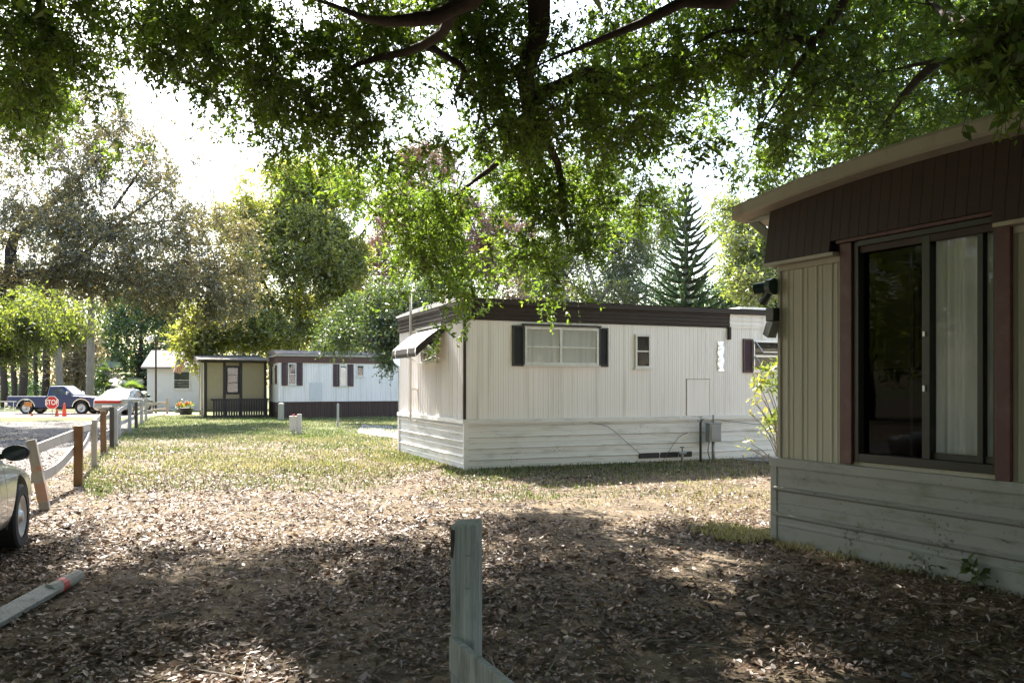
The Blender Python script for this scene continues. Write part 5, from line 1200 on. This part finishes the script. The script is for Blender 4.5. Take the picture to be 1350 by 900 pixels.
# 13. tall pines and other trunks of the woods edge
rng = np.random.default_rng(41)
specs = [('tall grey pine trunk behind the truck hood',118,58,.27,13,'bark_grey'),('grey pine trunk behind the truck cab, left of the thicker pine',80,60,.25,12,'bark_grey'),('dark leaning trunk at the left end of the woods edge',6,62,.26,9,'bark_dark'),('dark slim trunk behind the truck bed end',18,64,.22,9,'bark_dark'),('dark double width trunk behind the truck bed',29,60,.30,9,'bark_dark'),('dark trunk left of the cab, deep in the woods',60,66,.30,9,'bark_dark'),('dark trunk beside the tan mossy tree',48,70,.2,8,'bark_dark'),('reddish trunk just left of the tall grey pine',111,68,.22,9,'bark_dark'),('slim grey trunk showing above the white home, right of the norfolk pine',994,52,.17,10,'bark_grey')]
for lab,px,Y,r,h,bk in specs:
    x = (px-CX)/F*Y; a_ = blob_points([((x,Y,h),(2.3,2.3,2.2),26)], rng, -.4, .4, .2)
    tree('pine_tree',lab,'tree',(x,Y,0),[[(x,Y,-.1,r*1.2),(x+rng.uniform(-.15,.15),Y,h*.45,r),(x+rng.uniform(-.2,.2),Y,h,r*.4)]],a_,'dark',(5,.9,9,.2),bk,.2,rng=rng,step=1.2,twig_r=0,r_tip=.02,group=None)

# 14. the far woods as one mass
rng = np.random.default_rng(51); n = 5200
pts = []
while len(pts) < n:
    x = rng.uniform(-105,95); y = rng.uniform(84,112); zmax = 7.5+5*mnoise.noise(Vector((x*.09,y*.05,0)))+(4 if x > -45 else 0)
    z = rng.uniform(.2,1)**.8*zmax
    if z < 4.5 and x < -42 and mnoise.noise(Vector((x*.3,y*.3,z*.2))) < -.05: continue
    pts.append((x,y,z))
q,var,_,_ = sprays(np.array(pts),5,1.5,8,.40,.2,rng)
fwds = quads_mesh('far_woods', q, leafmat('far_leaf',[(0,(.02,.035,.014)),(.5,(.05,.07,.022)),(1,(.12,.13,.045))],.4,.05,.5,(1.5,1.6,.8)), var); kind(fwds,'stuff','dark mass of far woods closing the view','woods')
rng = np.random.default_rng(52); pts = []
while len(pts) < 900:
    x = rng.uniform(-62,-36); y = rng.uniform(66,80); z = rng.uniform(.1,1.8)
    if mnoise.noise(Vector((x*.25,y*.25,3))) < -.02: continue
    pts.append((x,y,z))
q,var,_,_ = sprays(np.array(pts),5,.6,8,.2,-.2,rng); kind(quads_mesh('underbrush', q, LEAF['dark'], var),'stuff','dark underbrush below the woods trunks','underbrush')

# ------------------------------------------------------------------ shrubs, weeds
rng = np.random.default_rng(61)
bb = P(1030,600,12.2); bb.z = 0; bush = thing('oleander','straggly oleander with yellow green leaf tufts at the corner of the near home','shrub',bb)
tuf = [(1005,500),(1018,490),(1025,505),(1000,505),(1015,512),(1028,480),(997,530),(1003,522),(1008,528),(990,526),(1022,555),(1028,550),(1018,560),(1026,565),(1028,575),(988,544),(1012,546),(985,590),(990,585),(1010,573),(1006,560)]
mb = MB(); tp_ = []
for i,(px,py) in enumerate(tuf):
    p = P(px,py,12.2+rng.uniform(-.3,.3))-bb; tp_.append(p); s0 = Vector((rng.uniform(-.03,.12),rng.uniform(-.08,.08),.0)); k = .35+.3*rng.uniform()
    mid = Vector((lerp(s0.x,p.x,.35)+rng.uniform(0,.06),p.y*.4,p.z*.62)); mb.tube([s0,s0.lerp(mid,.5)+Vector((rng.uniform(-.03,.03),0,0)),mid,mid.lerp(p,.6)+Vector((0,0,.03)),p],[.011,.010,.008,.006,.004],5,cap=False)
mb.build('stems', M['bark_grey'], bush)
big = np.array([t for t,(px,py) in zip(tp_,tuf) if py < 520 or (px > 1012 and py > 540)]); small = np.array([t for t,(px,py) in zip(tp_,tuf) if not (py < 520 or (px > 1012 and py > 540))])
q1,v1,_,_ = sprays(big,6,.12,7,.115,-.5,rng,.22); q2,v2,_,_ = sprays(small,3,.10,3,.085,-.3,rng,.25)
quads_mesh('foliage', np.concatenate([q1,q2]), LEAF['bush'], np.concatenate([v1*.9,np.clip(v2+.35,0,1)]), bush)
sp_ = G(222,541); sap = thing('young_cypress','young feathery yellow green sapling before the white house window','sapling',sp_)
at_ = np.array([(rng.uniform(-.35,.35)*(1-z/2.2)-.1,rng.uniform(-.3,.3),z) for z in np.linspace(.3,2.3,22)]); q,var,_,_ = sprays(at_,5,.28,8,.10,.1,rng,.25); quads_mesh('foliage', q, LEAF['yellowgreen'], var, sap); mb = MB(); mb.tube([(0,0,0),(0,0,2.4)],[.03,.008],6); mb.build('trunk', M['bark_grey'], sap)
g = G(233,544); sh = thing('shrub','small green shrub at the foot of the young sapling','shrub',g); at_ = blob_points([((0,0,.3),(.45,.35,.3),40)],rng); q,var,_,_ = sprays(at_,5,.2,7,.09,-.3,rng); quads_mesh('foliage', q, LEAF['dark'], var, sh); mb = MB(); [mb.tube([(0,0,0),tuple(p)],.008,4) for p in at_[:10]]; mb.build('stems', M['bark_grey'], sh)
def weed(label, px, py, h, n, leaf, lk='glossy', seed=1, sp=.12):
    rng = np.random.default_rng(seed); g = G(px,py); t = thing('weed',label,'weed',g); mb = MB(); at_ = []
    for k in range(n):
        a = rng.uniform(0,2*PI); e = Vector((math.cos(a)*sp*rng.uniform(.3,1),math.sin(a)*sp*rng.uniform(.3,1),h*rng.uniform(.5,1))); mb.tube([(0,0,0),e*.5+Vector((0,0,.02)),e],[.005,.004,.002],4,cap=False); at_.append(e)
    mb.build('stems', M['bark_grey'], t); q,var,_,_ = sprays(np.array([tuple(p) for p in at_]),3,.07,4,leaf,-.2,rng,.5); quads_mesh('foliage', q, LEAF[lk], var, t)
weed('broad leaved weed against the skirting of the near home, right of the small ones',1300,775,.17,6,.075,'glossy',2)
weed('tall weed at the right edge beside the near skirting',1352,780,.36,8,.08,'glossy',3)
weed('small weed growing from the near skirting foot, left of the broad one',1222,757,.12,4,.05,'glossy',4)
weed('thin dark weed with three leaves against the grey green skirting',1185,735,.20,4,.05,'dark',5,.08)
weed('white flowered weed on the grass left of the near home corner',1001,622,.32,5,.045,'tan',6,.14)
weed('second flowering weed nearer the white skirting, left of the corner',982,620,.28,4,.045,'tan',7,.12)

# ------------------------------------------------------------------ leaf litter and grass
rng = np.random.default_rng(71)
def scatter(y0, y1, dens, extra=1.2):
    a = 0; n = int(dens*((y0+y1)/2*1.29+2*extra)*(y1-y0)); y = rng.uniform(y0,y1,n); x = rng.uniform(-1,1,n)*((.645*y)+extra)
    return np.stack([x,y],1)
LX = np.concatenate([scatter(2.6,6,1600),scatter(6,10,1150),scatter(10,16,520),scatter(16,26,215),scatter(26,36,40)])
def home_mask(xy):
    m = np.ones(len(xy),bool)
    for o,dx,dy,l,w_ in ((C0,U,V,LEN,WID),(D0,D,DN,NW,NL)):
        a = (xy[:,0]-o.x)*dx.x+(xy[:,1]-o.y)*dx.y; b_ = (xy[:,0]-o.x)*dy.x+(xy[:,1]-o.y)*dy.y; m &= ~((a>-.05)&(a<l)&(b_>-.07)&(b_<w_))
    return m
def nz(xy, s, off=0): return np.array([mnoise.noise(Vector((x*s+off,y*s,off*1.7))) for x,y in xy])
LX = LX[home_mask(LX)]
thin = nz(LX,.55,4)+.6*nz(LX,1.7,9); lawn = np.clip((LX[:,0]+1.5)/2.5,0,1)*np.clip((LX[:,1]-9.8)/1.5,0,1)
LX = LX[rng.uniform(size=len(LX)) < np.clip(.80+.95*thin-.50*lawn,.14,1)]
n = len(LX); a = rng.uniform(0,2*PI,n); tilt = rng.normal(0,.28,n); d = np.stack([np.cos(a)*np.cos(tilt),np.sin(a)*np.cos(tilt),np.sin(tilt)],1)
nr = unit(np.stack([rng.normal(0,.42,n),rng.normal(0,.42,n),np.ones(n)],1)); L_ = np.clip(rng.lognormal(-3.34,.38,n),.014,.095); W_ = L_*rng.uniform(.25,.68,n)
base = np.stack([LX[:,0],LX[:,1],rng.uniform(.006,.032,n)],1)
sd = unit(np.cross(d,nr)); nn = unit(np.cross(sd,d)); cu_ = rng.uniform(-.1,.45,n)
p0 = base-d*(L_/2)[:,None]; p3 = base+d*(L_/2)[:,None]+nn*(L_*cu_*.4)[:,None]; m1 = base-d*(L_*.12)[:,None]; 
fold = (W_*rng.uniform(0,.35,n))[:,None]
lv = np.stack([p0, m1+sd*(W_/2)[:,None]+nn*fold, base+d*(L_*.25)[:,None]+sd*(W_*.42)[:,None]+nn*fold, p3, base+d*(L_*.25)[:,None]-sd*(W_*.42)[:,None]+nn*fold, m1-sd*(W_/2)[:,None]+nn*fold],1)
q1 = lv[:,[0,1,2,3]]; q2 = lv[:,[0,3,4,5]]; var = np.clip(rng.beta(1.3,1.6,n)+.30*nz(LX,1.1,21)+.2*nz(LX,4.0,23),0,1)
allq = np.concatenate([q1,q2]); allq[:,:,2] = np.maximum(allq[:,:,2],.004)
kind(quads_mesh('fallen_leaves', allq, LEAF['litter'], np.concatenate([var,var])),'stuff','dry brown oak leaves covering the yard','leaves')
# fallen sticks among the leaves
sx_ = np.concatenate([scatter(3,8,5),scatter(8,15,2.2)]); sx_ = sx_[home_mask(sx_)]; n = len(sx_); a = rng.uniform(0,2*PI,n); L_ = rng.uniform(.08,.45,n)
st0 = np.stack([sx_[:,0],sx_[:,1],rng.uniform(.015,.035,n)],1); st1 = st0+np.stack([np.cos(a)*L_*.55,np.sin(a)*L_*.55,rng.uniform(-.008,.02,n)],1); a2 = a+rng.normal(0,.35,n); st2 = st1+np.stack([np.cos(a2)*L_*.45,np.sin(a2)*L_*.45,rng.uniform(-.012,.012,n)],1)
kind(quads_mesh('fallen_twigs', np.concatenate([twig_prisms(st0,st1,.0045,.0035),twig_prisms(st1,st2,.0035,.002)]), M['bark_grey']),'stuff','thin fallen twigs lying among the leaves','twigs')
# grass
gx = []
def patch(px0,px1,py0,py1,n,soft=True):
    a_ = [G(rng.uniform(px0,px1),rng.uniform(py0,py1)) for _ in range(n)]; gx.extend([(p.x,p.y) for p in a_])
far_ = np.concatenate([scatter(9.5,16,330),scatter(16,26,330),scatter(26,44,130)])
g1 = .8*nz(far_,.35,2)+.8*nz(far_,1.1,6)+.4*nz(far_,3.1,3)+np.interp(far_[:,1],[9.5,11.5,13.5,15.5,18,24,27,34],[-.62,-.50,-.34,-.16,-.08,.0,.22,.35])+.42*np.clip((far_[:,0]+1.5)/2.5,0,1)*np.clip((far_[:,1]-9.8)/1.5,0,1)*(far_[:,1]<16.5); far_ = far_[rng.uniform(size=len(far_)) < np.clip(.50+1.1*g1,0,.95)]
gx = [tuple(p) for p in far_]
def blob_grass(px,py,rx,ry,n):
    for _ in range(n):
        a_ = rng.uniform(0,2*PI); r_ = rng.uniform()**.6; p = G(px+rx*r_*math.cos(a_),py+ry*r_*math.sin(a_)); gx.append((p.x,p.y))
for args in ((410,630,120,20,2000),(470,616,100,14,1700),(250,630,110,20,1100),(160,634,55,18,900),(540,600,60,14,1700),(300,612,90,10,1100),(640,625,60,10,1100),(985,708,48,9,1700),(950,700,40,8,700),(1060,722,40,6,420),(1120,735,30,5,200),(200,570,110,8,3000),(430,580,90,8,2500),(700,655,50,6,300),(130,640,20,20,700)): blob_grass(*args)
for px in np.linspace(615,1025,120):      # tufts along the foot of the white skirting
    for _ in range(11): p = loc(px+rng.uniform(-2,2), .03+abs(rng.normal(0,.22))); gx.append((p.x,p.y))
for s_ in np.linspace(0,2.6,40):
    for _ in range(7): gx.append((D0.x+D.x*s_-DN.x*(.08+abs(rng.normal(0,.06)))+rng.uniform(-.05,.05), D0.y+D.y*s_-DN.y*(.08+abs(rng.normal(0,.06)))))
for s_ in np.linspace(0,4.6,60):
    for _ in range(8): o_ = .06+abs(rng.normal(0,.15)); gx.append((C0.x+V.x*s_-U.x*o_, C0.y+V.y*s_-U.y*o_))
gx = np.array(gx); gx = gx[home_mask(gx)]
side_f = (gx[:,0]-f0.x)*fl.x+(gx[:,1]-f0.y)*fl.y; gx = gx[side_f < .5]
n = len(gx); h = rng.uniform(.022,.075,n)*np.where(gx[:,1]>15,1.15,1.0); a = rng.uniform(0,2*PI,n); lean = rng.uniform(.1,.75,n)*h; bw_ = rng.uniform(.004,.008,n)*np.where(gx[:,1]>15,1.6,1.1)
dx = np.stack([np.cos(a),np.sin(a),np.zeros(n)],1); px_ = np.stack([-np.sin(a),np.cos(a),np.zeros(n)],1); b0 = np.stack([gx[:,0],gx[:,1],np.zeros(n)],1)
gq = np.stack([b0-px_*bw_[:,None], b0+px_*bw_[:,None], b0+dx*(lean*.5)[:,None]+px_*(bw_*.8)[:,None]+np.array([0,0,1])*(h*.65)[:,None], b0+dx*lean[:,None]+np.array([0,0,1])*h[:,None]],1)
gv = np.clip(.5*(.5+nz(gx,.5,12))+.75*rng.uniform(size=n)-.02+.12*np.clip((gx[:,0]+1.5)/2.5,0,1)+np.interp(gx[:,1],[9,13,16,18,24,27],[.22,.08,.04,.22,.18,0]),0,1)
kind(quads_mesh('grass', gq, LEAF['grass'], gv),'stuff','thin green and straw grass on the lawn','grass')
print('leaves', len(allq), 'grass', len(gq), 'objects', len(scene.objects))
